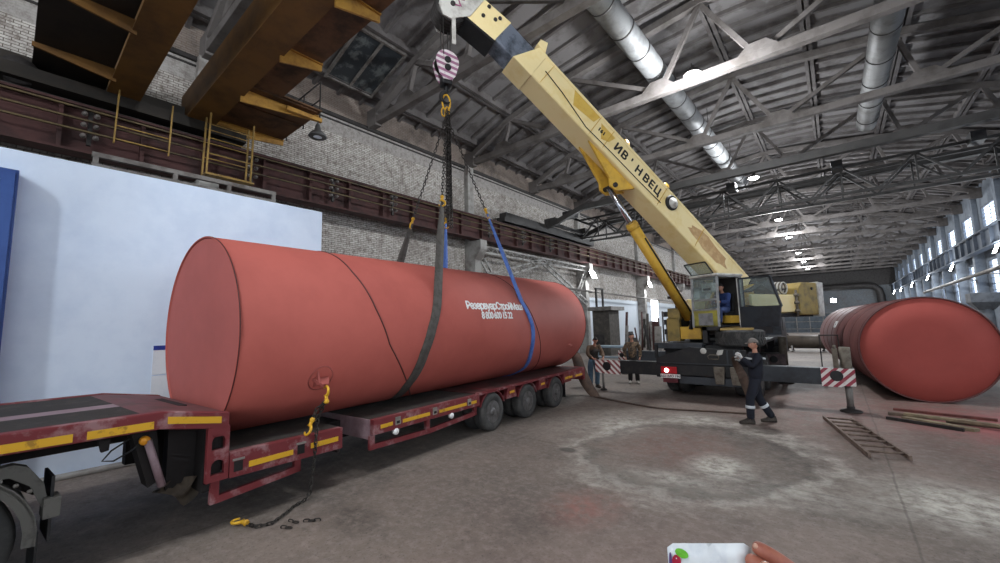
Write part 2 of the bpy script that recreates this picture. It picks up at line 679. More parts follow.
# a glazed roof panel over the left side
M_dglass = mat('sooty_roof_glass', (44, 48, 52), 0.35, 0, (92, 96, 96), 2.2, 0.5, 0.62)
mb = MB()
for a in (7.6, 8.55):
    x0, x1 = -14.1, -11.9
    mb.hexa([(x0, a - .45, roof_z(x0) - .3), (x1, a - .45, roof_z(x1) - .3), (x1, a + .45, roof_z(x1) - .3), (x0, a + .45, roof_z(x0) - .3),
             (x0, a - .45, roof_z(x0) - .27), (x1, a - .45, roof_z(x1) - .27), (x1, a + .45, roof_z(x1) - .27), (x0, a + .45, roof_z(x0) - .27)])
sk = structure(mb, 'window_40', M_dglass)
mb = MB()
for a in (7.1, 8.07, 9.05):
    mb.bar((-14.2, a, roof_z(-14.2) - .3), (-11.8, a, roof_z(-11.8) - .3), .1, .1)
for x in (-14.15, -11.85):
    mb.bar((x, 7.1, roof_z(x) - .3), (x, 9.05, roof_z(x) - .3), .1, .1)
mb.build('frame', M_gsteel, sk)

# ledge along the left wall under the trusses
structure(MB().box((XL, Y0, 10.66), (XL + .12, Y1, 10.8)).box((XL, Y0, 10.5), (XL + .04, Y1, 10.56)), 'trim_1', M_dsteel)

# columns on the left wall: wide below the girder, narrow above, with a corbel
CY = [3.5 + 12 * k for k in range(0, 9)]
for i, y in enumerate(CY):
    mb = MB()
    mb.box((XL, y - .25, 0), (XL + .75, y + .25, 5.6))
    mb.prism([(XL, y - .25, 5.6), (XL + .75, y - .25, 5.6), (XL + 1.15, y - .25, 6.1), (XL + 1.15, y - .25, 6.6), (XL, y - .25, 6.6)], (0, .5, 0))
    mb.box((XL, y - .22, 6.6), (XL + .3, y + .22, 10.8))
    structure(mb, 'trim_%d' % (2 + i), M_conc, 0.02)
# pilasters on the right wall
for k in range(-3, 11):
    y = 41.4 + 6 * k
    mb = MB().box((XR - .55, y - .3, 0), (XR, y + .3, 6.6)).box((XR - .3, y - .3, 6.6), (XR, y + .3, 12))
    structure(mb, 'trim_%d' % (25 + k), M_plaster, 0.02)


# crane runway girders
def runway(x, side, name, label):
    r = thing(name, label, 'girder', (x, 0, 6.6))
    MB().box((x - .03, Y0, 6.66), (x + .03, Y1, 7.76)).build('web', M_rust, r)
    MB().box((x - .3, Y0, 7.74), (x + .3, Y1, 7.8)).build('top_flange', M_rust, r)
    MB().box((x - .25, Y0, 6.6), (x + .25, Y1, 6.66)).build('bottom_flange', M_rust, r)
    MB().box((x - .05, Y0, 7.8), (x + .05, Y1, 7.92)).build('crane_rail', M_dsteel, r)
    y = -1.0
    while y < 72:
        for sg in (side,):
            MB().box((x, y - .04, 6.66), (x + sg * .22, y + .04, 7.74)).build('stiffener', M_rust, r)
        y += 1.5
    return r


rw = runway(-14.05, 1, 'crane_runway_girder', 'long dark red crane runway girder along the left brick wall')
M_bus = mat('worn_yellow_busbar', (92, 78, 52), 0.6, 0.2, (58, 48, 38), 3)
for z in (7.08, 7.36, 7.64):
    MB().box((-13.68, Y0, z - .02), (-13.62, 70, z + .02)).build('trolley_wire', M_bus, rw)
M_insul = mat('grey_insulator', (110, 104, 100), 0.5, 0, (80, 76, 72))
for y in (1.0, 4.6, 7.3, 9.9, 12.6, 16, 19, 22):
    mb = MB().box((-13.85, y - .04, 6.8), (-13.76, y + .04, 7.72))
    mb.build('bracket', M_dsteel, rw)
    for z in (7.0, 7.28, 7.56):
        for s in (-.11, .11):
            MB().lathe((-13.76, y + s, z), (1, 0, 0), [(.06, 0), (.06, .03), (.04, .05), (.045, .1), (.02, .12)], 10).build('insulator', M_insul, rw)
M_bluegird = mat('blue_grey_girder', (70, 78, 90), 0.7, 0, (54, 60, 70), 1.2)
r2 = thing('crane_runway_girder', 'long blue-grey crane runway girder along the right window wall', 'girder', (8.3, 0, 6.6))
MB().box((8.24, Y0, 6.62), (8.3, Y1, 7.72)).build('web', M_bluegird, r2)
MB().box((8.0, Y0, 7.72), (8.6, Y1, 7.8)).build('top_flange', M_bluegird, r2)
MB().box((8.05, Y0, 6.55), (8.55, Y1, 6.62)).build('bottom_flange', M_bluegird, r2)
MB().box((8.25, Y0, 7.8), (8.35, Y1, 7.92)).build('crane_rail', M_dsteel, r2)
y = 26
while y < 100:
    MB().box((8.06, y - .04, 6.62), (8.24, y + .04, 7.72)).build('stiffener', M_bluegird, r2)
    y += 2.0

# portal bracing between two columns under the girder
br = thing('portal_bracing', 'white lattice bracing between two columns above the red tank', 'bracing', (-14.1, 21.5, 4.2))
M_wsteel = mat('whitewashed_steel', (168, 166, 162), 0.7, 0, (104, 98, 94), 3)


def lattice(mb, p, q, gap, n):
    p, q = V(p), V(q)
    d = (q - p).normalized()
    u = V((1, 0, 0)).cross(d).normalized() * gap / 2
    mb.bar(p + u, q + u, .09, .09)
    mb.bar(p - u, q - u, .09, .09)
    for i in range(n):
        a = p + (q - p) * (i / n)
        b = p + (q - p) * ((i + .5) / n)
        c = p + (q - p) * ((i + 1) / n)
        mb.bar(a - u, b + u, .04)
        mb.bar(b + u, c - u, .04)


for nm, p, q, n in (('top_chord', (-14.1, 15.7, 6.2), (-14.1, 27.3, 6.2), 16),
                    ('diagonal', (-14.1, 15.7, 4.6), (-14.1, 21.5, 6.1), 8), ('diagonal', (-14.1, 21.5, 6.1), (-14.1, 27.3, 3.6), 8),
                    ('diagonal', (-14.1, 15.8, 5.6), (-14.1, 17.6, 3.4), 4), ('diagonal', (-14.1, 27.2, 6.0), (-14.1, 25.2, 3.4), 4)):
    mb = MB()
    lattice(mb, p, q, .32, n)
    mb.build(nm, M_wsteel, br)

# roof trusses
def truss(y, label):
    r = thing('roof_truss', label, 'truss', (XC, y, 10.8))
    hw = .14
    MB().box((XL, y - hw, 10.8), (XR, y + hw, 11.1)).build('bottom_chord', M_truss, r, bevel=.015)
    top = [(-11.9, 11.15), (-8.9, 12.45), (-5.6, 13.2), (0, 13.85), (5.6, 13.2), (8.9, 12.45), (11.9, 11.15)]
    mb = MB()
    for (a, za), (b, zb) in zip(top, top[1:]):
        mb.bar((XC + a, y, za), (XC + b, y, zb), .28, .28)
    mb.build('top_chord', M_truss, r)
    webs = [((0, 13.75), (-1.55, 11.05)), ((0, 13.75), (1.55, 11.05)), ((-1.75, 11.05), (-5.6, 13.2)), ((1.75, 11.05), (5.6, 13.2)),
            ((-5.6, 13.2), (-6.2, 11.05)), ((5.6, 13.2), (6.2, 11.05)), ((-6.4, 11.05), (-8.9, 12.45)), ((6.4, 11.05), (8.9, 12.45)),
            ((-8.9, 12.45), (-9.4, 11.05)), ((8.9, 12.45), (9.4, 11.05))]
    for (a, za), (b, zb) in webs:
        MB().bar((XC + a, y, za), (XC + b, y, zb), .16, .16, (0, 1, 0)).build('web_member', M_truss, r)
    for s in (-1, 1):
        MB().box((XC + s * 12, y - .16, 10.72), (XC + s * 11.35, y + .16, 11.5)).build('end_block', M_truss, r, bevel=.02)
        for a in (1.65, 6.3, 9.4):
            MB().prism([(XC + s * (a - .6), y - .15, 11.08), (XC + s * (a + .6), y - .15, 11.08), (XC + s * (a + .25), y - .15, 11.4), (XC + s * (a - .25), y - .15, 11.4)], (0, .3, 0)).build('gusset', M_truss, r)
    return r


tl = ['roof truss over the photographer beside the yellow bridge crane', 'grey roof truss behind the crane hook and boom tip',
      'roof truss lit by the nearest bright ceiling lamp', 'second roof truss beyond the nearest bright ceiling lamp',
      'roof truss just beyond the dark lattice bridge crane']
t0 = truss(3.5, tl[0])
for k in range(1, 17):
    lab = tl[k] if k < 5 else 'roof truss far down the hall beyond the lattice bridge crane'
    o = dup(t0, (XC, 3.5 + 6 * k, 10.8), label=lab)
    if k >= 5:
        o['group'] = 'far roof trusses'


# hanging lamps under the ridge and floodlights on the columns
def point(parent, loc, power, radius=.4, color=(1, 1, 1), spot=None, target=None):
    ld = bpy.data.lights.new('lamp_light', 'SPOT' if spot else 'POINT')
    ld.energy = power
    ld.shadow_soft_size = radius
    ld.color = (color[0] * .93, color[1] * .97, color[2])
    if spot:
        ld.spot_size = spot
        ld.spot_blend = 0.6
    o = bpy.data.objects.new('lamp_light', ld)
    COL.objects.link(o)
    o.location = loc
    if target:
        o.rotation_euler = (V(target) - V(loc)).to_track_quat('-Z', 'Y').to_euler()
    return o


def high_bay(y, label, x=-3.05, z=10.55):
    r = thing('ceiling_lamp', label, 'lamp', (x, y, z))
    r['group'] = 'ceiling lamps along the ridge'
    MB().lathe((x, y, z - .12), (0, 0, 1), [(.28, 0), (.3, .03), (.26, .12), (.12, .16), (.08, .26), (.0, .27)], 20).build('housing', M_dsteel, r)
    MB().lathe((x, y, z - .15), (0, 0, 1), [(.0, -.06), (.16, -.045), (.25, .0), (.27, .034)], 20).build('diffuser', M_lamp, r)
    MB().bar((x, y, z + .14), (x, y, 10.85), .03).build('hanger', M_dsteel, r)
    point(r, (x, y, z - .5), LAMP_POWER)
    return r


hb = ['brightest ceiling lamp, under the near roof truss', 'ceiling lamp between the yellow boom and the far lamps', 'first of the ceiling lamps in a row above the cab door',
      'second of the ceiling lamps in a row above the cab door', 'third of the ceiling lamps in a row above the cab door', 'fourth ceiling lamp in the row above the cab door', 'last and smallest of the ceiling lamps down the hall']
for y, lb in zip((14.25, 27.5, 40.8, 50.6, 63.8, 74.5, 86), hb):
    high_bay(y, lb)
point(None, (-3.05, 2.2, 10.2), LAMP_POWER * .4)
point(None, (-3.05, -9.8, 10.2), LAMP_POWER * 1.2)


def floodlight(x, y, z, side, label):
    r = thing('floodlight', label, 'floodlight', (x, y, z))
    r['group'] = 'floodlights on the wall columns'
    F = lambda a, b, c: (x + side * (a - .35 * c), y + b, z + c + .35 * a)
    MB().fbox(F, (-.12, -.42, -.3), (0, .42, .3)).build('housing', M_dsteel, r)
    MB().fbox(F, (.0, -.38, -.26), (.02, .38, .26)).build('lens', M_flood, r)
    MB().bar(*(((x - side * .55, y, z + .1), (x - side * .1, y, z)) if side > 0 else ((x + .05, y, z), (x + .2, y, 6.57))), .06).build('bracket', M_dsteel, r)
    point(r, (x + side * .3, y, z - .15), FLOOD_POWER, .2)
    return r


floodlight(-13.7, 27.6, 5.75, 1, 'floodlight on the column right behind the far end of the red tank')
floodlight(-13.7, 39.6, 5.75, 1, 'floodlight on the second wall column, left of the yellow lift cylinder')
for y, lb in zip((38.8, 51.5, 63.5, 75.5, 87.5, 97), ('right', 'second from right', 'third from right', 'third from left', 'second from left', 'left')):
    floodlight(8.0, y, 6.15, -1, '%smost floodlight in the row under the right girder' % lb if ' ' not in lb else 'floodlight under the right girder, %s' % lb)

# ventilation ducts inside the roof trusses
def duct(x0, x1, ya, yb, z, r, m, label, rings):
    t = thing('ventilation_duct', label, 'duct', ((x0 + x1) / 2, (ya + yb) / 2, z))
    MB().tube((x0, ya, z), (x1, yb, z), r, 28).build('pipe', m, t)
    d = (V((x1, yb, z)) - V((x0, ya, z)))
    mb = MB()
    for k in range(rings):
        c = V((x0, ya, z)) + d * ((k + .5) / rings)
        e = d.normalized() * .03
        MB().tube(c - e, c + e, r + .018, 28).build('seam_ring', M_dsteel, t)
        if k % 4 == 0:
            MB().bar(c + V((0, 0, r)), c + V((0, 0, roof_z(c.x) - z)), .03).build('hanger', M_dsteel, t)
    return t


duct(-4.85, -4.5, 6, 34, 12.1, .42, M_zinc, 'shiny round ventilation duct right of the boom tip', 19)
duct(2.3, 2.05, 9, 27.5, 12.0, .42, M_zinc2, 'dull grey round ventilation duct at the upper right', 9)
# ------------------------------------------------------------------ white partition, gate leaf, notice
mb = MB()
mb.box((-9.75, -6.0, 0), (-9.4, 4.72, 5.0)).box((XL, 4.4, 0), (-9.75, 4.72, 5.0))
structure(mb, 'wall_partition', M_white, 0.02)
M_slab = mat('grey_roof_felt', (96, 92, 90), 0.9)
structure(MB().box((XL, -6.0, 4.88), (-9.75, 4.4, 4.98)), 'ceiling_partition', M_slab)
M_blue = mat('blue_gate_paint', (52, 84, 150), 0.45, 0.05, (42, 70, 132), 2, spec=0.4)
mb = MB().box((-9.4, -2.6, 0.05), (-9.15, -0.02, 4.62))
d1 = structure(mb, 'door_1', M_blue, 0.01)
mb = MB()
for z in (0.15, 1.6, 3.05, 4.5):
    mb.box((-9.15, -2.5, z - .06), (-9.09, -.12, z + .06))
for y in (-2.5, -1.3, -.12):
    mb.box((-9.15, y - .065, .08), (-9.085, y + .065, 4.57))
mb.build('frame', M_blue, d1)
M_paper = mat('paper', (222, 226, 232), 0.7, 0, (210, 216, 226), 3)
M_pblue = mat('print_blue', (40, 60, 150), 0.6)
nt = thing('notice', 'white paper notice with a blue header on the white wall behind the red tank', 'notice', (-9.39, 1.7, .95))
MB().box((-9.398, 1.7, 1.44), (-9.385, 2.3, 1.95)).box((-9.398, 1.7, .95), (-9.385, 2.3, 1.42)).build('sheet', M_paper, nt)
MB().box((-9.385, 1.7, 1.87), (-9.38, 2.3, 1.95)).build('header', M_pblue, nt)
# low concrete kerb at the foot of the white wall
structure(MB().box((-9.4, -6, 0), (-9.2, 4.6, 0.06)), 'baseboard_left', M_conc, 0.02)
# bracket frame above the partition, in front of the runway girder
sf = thing('roof_rail_frame', 'low grey steel frame on top of the white partition', 'frame', (-9.6, 2.5, 5.0))
for p, q in (((-9.62, .75, 5.26), (-9.62, 3.72, 5.26)), ((-9.62, .75, 5.06), (-9.62, 3.72, 5.06))):
    MB().bar(p, q, .08).build('rail', M_gsteel, sf)
for y in (.8, 1.9, 2.8, 3.68):
    MB().bar((-9.62, y, 5.0), (-9.62, y, 5.28), .07).build('post', M_gsteel, sf)

# ------------------------------------------------------------------ yellow overhead crane at the upper left
M_ochre = mat('grimy_shaded_ochre_paint', (116, 82, 38), 0.6, 0.05, (82, 58, 32), 1.2, 0.42, 0.7, spec=0.35)  # dirty ochre paint, darkened to carry the shade on the girders
M_ochre_lit = mat('lit_ochre_paint', (182, 138, 62), 0.55, 0.05, (140, 100, 48), 2.0, spec=0.35)  # same ochre paint, kept lighter for brackets that face the light
M_walk = mat('brown_walkway_plate', (108, 78, 54), 0.65, 0.1, (66, 50, 38), 1.5, spec=0.3)
M_grime = mat('blackened_steel', (40, 34, 28), 0.6, 0.1, (28, 25, 22), 2)
M_rail = mat('dull_yellow_railing', (150, 120, 62), .6, .05, (110, 88, 50), 4)
yc = thing('overhead_crane', 'ochre overhead bridge crane with two box girders at the upper left', 'crane', (XC, 2.5, 7.92))
XA, XB = -14.0, 8.3


def girder(ya, yb, z0, z1):
    mb = MB()
    xs = [(XA - .75, z0 + .02), (XA + .3, z0), (XB - .3, z0), (XB + .6, z0 + .02)]
    for (a, za), (b, zb) in zip(xs, xs[1:]):
        mb.hexa([(a, ya, za), (b, ya, zb), (b, yb, zb), (a, yb, za), (a, ya, z1), (b, ya, z1), (b, yb, z1), (a, yb, z1)])
    mb.box((XA - .75, ya - .07, z0 - .02), (XB + .6, yb + .07, z0 + .02))
    return mb


g1 = girder(1.3, 1.8, 8.3, 9.3).build('box_girder', M_ochre, yc)
g2 = girder(2.95, 3.5, 8.3, 9.3).build('box_girder', M_ochre, yc)
MB().box((XA, 3.05, 9.3), (XB, 3.15, 9.42)).build('trolley_rail', M_dsteel, yc)
MB().box((XA, 1.5, 9.3), (XB, 1.6, 9.42)).build('trolley_rail', M_dsteel, yc)
for x in (XA, XB):
    e = MB().box((x - .3, -.6, 8.0), (x + .3, 4.4, 8.3)).box((x - .75 if x < 0 else x + .3, -.6, 8.3), (x - .3 if x < 0 else x + .6, 4.4, 8.8)).build('end_carriage', M_grime, yc)
    for y in (-.2, 4.0):
        MB().lathe((x - .1, y, 8.24), (1, 0, 0), [(.1, -.05), (.32, -.03), (.32, .2), (.1, .22)], 24).build('wheel', M_dsteel, e)
# walkways: wide landing near the wall, narrower along the span
MB().box((XA + .2, 3.55, 8.52), (-11.1, 5.5, 8.56)).build('walkway', M_walk, yc)
MB().box((-11.1, 3.55, 8.52), (XB, 4.42, 8.56)).build('walkway', M_walk, yc)
for a, b in ((-13.6, -12.3), (-12.2, -11.2)):
    MB().box((a, 3.6, 8.49), (b, 5.4, 8.52)).build('walkway_panel', M_walk, yc)
MB().box((XA - .7, -.02, 8.52), (XB, 1.25, 8.56)).build('walkway', M_grime, yc)
for k in range(10):
    x = -13.9 + 2.4 * k
    tip = 5.55 if k < 2 else 4.45
    MB().prism([(x, 3.5, 8.12), (x, tip, 8.36), (x, tip, 8.52), (x, 3.5, 8.52)], (.05, 0, 0)).box((x - .04, 3.5, 8.5), (x + .1, tip, 8.53)).build('walkway_bracket', M_ochre_lit, yc)
    if k < 8:
        MB().prism([(x + 1, 1.3, 8.2), (x + 1, -.05, 8.42), (x + 1, -.05, 8.52), (x + 1, 1.3, 8.52)], (.05, 0, 0)).build('walkway_bracket', M_ochre, yc)
MB().box((-11.4, 4.6, 8.3), (-11.3, 5.6, 8.42)).build('landing_edge', M_ochre_lit, yc)
for z in (8.95, 9.5):
    MB().tube((-11.25, 5.5, z), (-13.6, 5.5, z), .022, 8).build('hand_rail', M_dsteel, yc)
for x in (-11.25, -12.3, -13.5):
    MB().tube((x, 5.5, 8.4), (x, 5.5, 9.5), .022, 8).build('rail_post', M_dsteel, yc)
# railing hanging under the bridge between the girders
for y in (1.43, 2.5):
    MB().bar((-13.4, y, 8.3), (-13.4, y - .03, 6.88), .06, .03).build('hanging_post', M_rail, yc)
for z in (7.0, 7.35):
    MB().tube((-13.4, 1.42, z), (-13.4, 2.48, z), .018, 8).build('hanging_rail', M_rail, yc)
# access cage hanging under the landing
for (x, y) in ((-13.4, 3.27), (-13.4, 4.36), (-13.0, 3.27), (-13.0, 4.36)):
    MB().bar((x, y, 8.3), (x, y - .04, 6.52), .05, .04).build('cage_post', M_rail, yc)
for z in (6.55, 7.1, 7.55, 7.95):
    for x, s in ((-13.4, -.1), (-13.0, -.1)):
        MB().tube((x, 3.33 + s, z), (x, 4.46 + s, z), .016, 8).build('cage_rail', M_rail, yc)
MB().box((-13.42, 3.2, 6.5), (-12.98, 4.42, 6.54)).build('cage_floor', M_rail, yc)

# bell lamp under the landing
bl = thing('bell_lamp', 'grey bell-shaped lamp hanging under the ochre crane landing', 'lamp', (-11.35, 5.5, 7.9))
MB().lathe((-11.35, 5.5, 7.82), (0, 0, 1), [(.24, 0), (.26, .02), (.2, .12), (.1, .2), (.07, .34), (.05, .4)], 20).build('shade', M_zinc2, bl)
MB().lathe((-11.35, 5.5, 7.8), (0, 0, 1), [(0, 0), (.12, .02), (.15, .06), (.1, .12)], 16).build('bulb', M_paper, bl)
MB().tube((-11.35, 5.5, 8.2), (-11.35, 5.5, 8.42), .02, 8).build('stem', M_dsteel, bl)

# ------------------------------------------------------------------ dark lattice bridge crane further down the hall
M_dcrane = mat('dark_grey_crane_paint', (58, 56, 55), 0.6, 0.1, (44, 42, 41), 1.5)
fc = thing('overhead_crane', 'dark grey overhead bridge crane with lattice girder in mid-hall', 'crane', (XC, 23.5, 7.92))
for y in (21.7, 26.2):
    mb = MB()
    xs = [(-14.2, 8.2), (-13.2, 8.35), (-11.2, 8.97), (5.4, 8.97), (7.4, 8.35), (8.5, 8.2)]
    for (a, za), (b, zb) in zip(xs, xs[1:]):
        ta, tb = za + .32, zb + .32
        mb.hexa([(a, y - .12, za), (b, y - .12, zb), (b, y + .12, zb), (a, y + .12, za), (a, y - .12, ta), (b, y - .12, tb), (b, y + .12, tb), (a, y + .12, ta)])
    mb.box((-11.2, y - .15, 8.95), (5.4, y + .15, 8.98))
    mb.build('main_girder', M_dcrane, fc)
for y, zb in ((24.0, 7.75), (25.2, 7.75)):
    zt = 9.0
    mb = MB().bar((-12.6, y, zb), (6.8, y, zb), .12)
    mb.build('lower_chord', M_dcrane, fc)
    MB().bar((-12.6, y, zt), (6.8, y, zt), .12).build('upper_chord', M_dcrane, fc)
    n = 8
    for k in range(n):
        a = -12.6 + 19.4 * k / n
        b = -12.6 + 19.4 * (k + .5) / n
        c = -12.6 + 19.4 * (k + 1) / n
        MB().bar((a, y, zb), (b, y, zt), .08).build('diagonal', M_dcrane, fc)
        MB().bar((b, y, zt), (c, y, zb), .08).build('diagonal', M_dcrane, fc)
        MB().bar((b, y, zb), (b, y, zt), .06).build('vertical', M_dcrane, fc)
for x in (-14.05, 8.3):
    e = MB().box((x - .25, 17.5, 8.0), (x + .25, 28.2, 8.5)).box((x - .3, 17.3, 7.95), (x + .3, 18.7, 8.2)).build('end_carriage', M_dcrane, fc)
    for y in (18.0, 27.6):
        MB().lathe((x - .08, y, 8.2), (1, 0, 0), [(.1, -.05), (.28, -.03), (.28, .18), (.1, .2)], 20).build('wheel', M_dsteel, e)
for x in (-3.6, .6, 4.8):
    MB().box((x - .2, 23.2, 8.75), (x + .2, 23.9, 9.15)).build('drive_box', M_black, fc)
for y in (22.0, 26.0):
    MB().box((-14.0, y - .3, 8.5), (-13.2, y + .3, 8.9)).build('buffer', M_dcrane, fc)
MB().bar((-13.6, 21.7, 8.6), (-13.6, 26.2, 8.6), .2).build('cross_member', M_dcrane, fc)
MB().box((-13.0, 22.3, 8.9), (-12.2, 22.9, 9.3)).build('drive_box', M_black, fc)
for s in (24.0, 25.2):
    for x in (-12.6, 6.8):
        MB().bar((x, 21.7, 8.95), (x, 26.2, 8.95), .1).build('tie', M_dcrane, fc)

# ------------------------------------------------------------------ wall pipes and right-hand plant
M_pipe = mat('grey_wall_pipe', (120, 116, 112), 0.6, 0.1)
p = thing('service_pipe', 'long thin grey pipe along the left brick wall at mid-height', 'pipe', (-14.3, 40, 4.3))
MB().tube((-13.8, 22, 4.55), (-13.8, 62, 4.15), .07, 10).build('pipe', M_pipe, p)
for y in (27.5, 39.5, 51.5):
    MB().bar((-14.2, y, 4.42), (-13.75, y, 4.42), .06).build('clip', M_pipe, p)
p = thing('service_pipe', 'thick grey pipe on brackets in front of the right windows', 'pipe', (7.9, 55, 4.6))
MB().tube((7.9, 30, 5.0), (7.9, 66, 4.7), .13, 12).build('pipe', M_pipe, p)
for y in (35.4, 41.4, 47.4, 53.4, 59.4, 65.4):
    MB().bar((7.9, y, 4.85), (8.6, y, 4.7), .08).build('bracket', M_pipe, p)
M_hop = mat('dark_hopper_grey', (92, 94, 98), .7)
h = thing('dust_hopper', 'grey column with a flared square head at the far right', 'hopper', (7.6, 41, 0))
MB().box((6.9, 40.3, 2.9), (8.3, 41.7, 3.5)).build('head', M_hop, h)
mb = MB()
mb.hexa([(7.25, 40.65, 2.4), (7.95, 40.65, 2.4), (7.95, 41.35, 2.4), (7.25, 41.35, 2.4), (6.9, 40.3, 2.9), (8.3, 40.3, 2.9), (8.3, 41.7, 2.9), (6.9, 41.7, 2.9)])
mb.build('funnel', M_hop, h)
MB().tube((7.6, 41, 0), (7.6, 41, 2.45), .38, 16).build('shaft', M_hop, h)
dd = thing('elbow_duct', 'dark round duct with an elbow on the far end wall', 'duct', (5, 103, 4))
MB().path([(-12, 103, 8.0), (4.6, 103, 8.0), (5.8, 103, 7.8), (6.5, 103, 7.1), (6.7, 103, 6.0), (6.7, 103, 0)], .6, 16).build('pipe', M_dsteel, dd)
fl_ = thing('floodlight', 'single floodlight on the far end wall above the second tank', 'floodlight', (-.2, 103.8, 5.3))
MB().box((-.7, 103.6, 5.0), (.3, 103.98, 5.9)).build('housing', M_dsteel, fl_)
MB().box((-.6, 103.55, 5.1), (.2, 103.6, 5.8)).build('lens', M_flood, fl_)
# bright doorway in the left wall and dull framed openings further along
structure(MB().box((XL, 43.0, 1.6), (XL + .06, 45.0, 4.6)), 'window_41', emit('daylit_doorway', (245, 250, 255), 3.0))

# ------------------------------------------------------------------ clutter along the left wall
M_soot = mat('sooty_brick', (62, 58, 54), 0.85, 0, (84, 78, 72), 5)
fu = thing('brick_furnace', 'dark brick furnace with a capped top by the left wall behind the tank end', 'furnace', (-12.4, 26.5, 0))
MB().box((-12.9, 25.6, 0), (-11.7, 27.2, 3.0)).build('body', M_soot, fu)
MB().box((-13.1, 25.3, 3.0), (-11.4, 27.5, 3.25)).build('cap', M_gsteel, fu)
MB().box((-12.8, 25.58, .5), (-12.1, 25.6, 1.4)).build('hatch', M_dsteel, fu)
for y in (25.9, 26.9):
    MB().bar((-12.7, y, 3.25), (-12.7, y, 4.6), .12).build('post', M_dsteel, fu)
MB().bar((-12.7, 25.8, 4.55), (-12.7, 27, 4.55), .1).build('crossbar', M_dsteel, fu)
rnd = random.Random(11)
for k in range(26):
    x = -13.2 + .62 * (k % 7) + rnd.random() * .1
    y = 30 + 1.3 * (k // 7) + rnd.random() * .3
    hgt = 0.8 + rnd.random() * 2.2
    dx, dy = (rnd.random() - .5) * .5, (rnd.random() - .5) * .9
    m = [M_dsteel, M_gsteel, M_soot, M_rust][k % 4]
    mb = MB()
    kind = k % 3
    p, q = V((x, y, 0.04)), V((x + dx, y + dy, hgt))
    if kind == 0:
        mb.tube(p, q, .06, 8)
        nm, lb = 'steel_pipe', 'steel pipe leaning in the scrap heap by the white left wall'
    elif kind == 1:
        mb.bar(p, q, .16, .03).bar(p + V((.08, 0, 0)), q + V((.08, 0, 0)), .03, .16)
        nm, lb = 'angle_iron', 'angle iron leaning in the scrap heap by the white left wall'
    else:
        mb.bar(p, q, .5, .025)
        nm, lb = 'steel_plate', 'sheet steel offcut leaning in the scrap heap by the white left wall'
    o = mb.build(nm, m, None, lb, None, 0, 'steel scrap against the left wall: ' + nm.replace('_', ' ') + 's', 'scrap')
wb = thing('workbench', 'pale blue steel workbench behind the man in the brown jacket', 'workbench', (-9.6, 21, 0))
M_pale = mat('pale_blue_steel', (120, 138, 152), 0.5, 0.1)
MB().box((-10.6, 20.4, .85), (-8.4, 21.4, .93)).build('top', M_pale, wb)
for x in (-10.5, -8.5):
    for y in (20.5, 21.3):
        MB().bar((x, y, 0), (x, y, .85), .08).build('leg', M_pale, wb)
MB().box((-10.5, 20.5, .3), (-8.5, 21.3, .34)).build('shelf', M_pale, wb)

# ------------------------------------------------------------------ mid-hall background behind the truck crane
pp = thing('steel_pipe', 'large dark steel pipe lying on trestles in mid-hall, left of the second tank', 'pipe', (-1.5, 33, 0))
M_dpipe = mat('mill_scale_pipe', (74, 66, 58), 0.6, 0.3, (52, 46, 42), 2)
mb = MB()
mb.lathe((-3.1, 33, .62), (1, .05, 0), [(.34, 0), (.42, 0), (.42, 4.6), (.34, 4.6), (.34, 0)], 24)
mb.build('pipe', M_dpipe, pp)
for x in (-2.4, .8):
    t_ = MB().box((x - .06, 32.4, 0), (x + .06, 33.7, .08)).bar((x, 32.55, 0), (x, 32.75, .5), .08).bar((x, 33.55, 0), (x, 33.4, .5), .08)
    t_.build('trestle', M_gsteel, pp)
fr = thing('tube_stand', 'thin dark rectangular steel frame standing by the second tank', 'frame', (-.26, 17, 0))
for nm, p_, q_ in (('post', (-.5, 17, 0), (-.5, 17, 1.6)), ('post', (-.03, 17, 0), (-.03, 17, 1.6)), ('rail', (-.5, 17, 1.58), (-.03, 17, 1.58)), ('rail', (-.5, 17, .35), (-.03, 17, .35))):
    MB().bar(p_, q_, .035).build(nm, M_dsteel, fr)

# low steel fence and stock across the hall, far behind the second tank
fe = thing('steel_fence', 'long dark slate steel fence across the hall far behind the truck crane', 'fence', (-1, 72, 0))
M_slate = mat('slate_sheet', (66, 74, 82), .6, .1, (50, 56, 62), 1.5)
MB().box((-9, 72, .1), (7.5, 72.06, 2.7)).build('panel', M_slate, fe)
for k in range(12):
    MB().box((-9 + 1.5 * k, 71.94, 0), (-8.9 + 1.5 * k, 72, 3.0)).build('post', M_gsteel, fe)
for z in (.6, 1.6, 2.7):
    MB().box((-9, 71.93, z), (7.5, 71.98, z + .08)).build('rail', M_gsteel, fe)
# ------------------------------------------------------------------ red tank on the trailer
M_red = mat('red_oxide_primer', (176, 92, 83), 0.68, 0, (164, 84, 76), 0.9, 0.4, 0.7, bump=0.04, spec=0.22)
M_redcap = mat('red_oxide_primer_end', (166, 90, 84), 0.7, 0, (152, 82, 76), 0.8, 0.4, 0.7, spec=0.25)
M_seam = mat('weld_seam', (84, 36, 34), 0.6)
M_letter = mat('white_stencil_paint', (235, 235, 235), 0.6, 0, (222, 218, 216), 8)
TC, TE, TRAD = V((-6.656, 1.652, 2.13)), V((-7.135, 11.003, 2.182)), 1.33
TL = (TE - TC).length
Ta = (TE - TC).normalized()
Tr = V((Ta.y, -Ta.x, 0)).normalized()
Tu = Tr.cross(Ta)


def TS(s, deg, rad=TRAD):
    p = math.radians(deg)
    return TC + Ta * s + (Tu * math.cos(p) + Tr * math.sin(p)) * rad


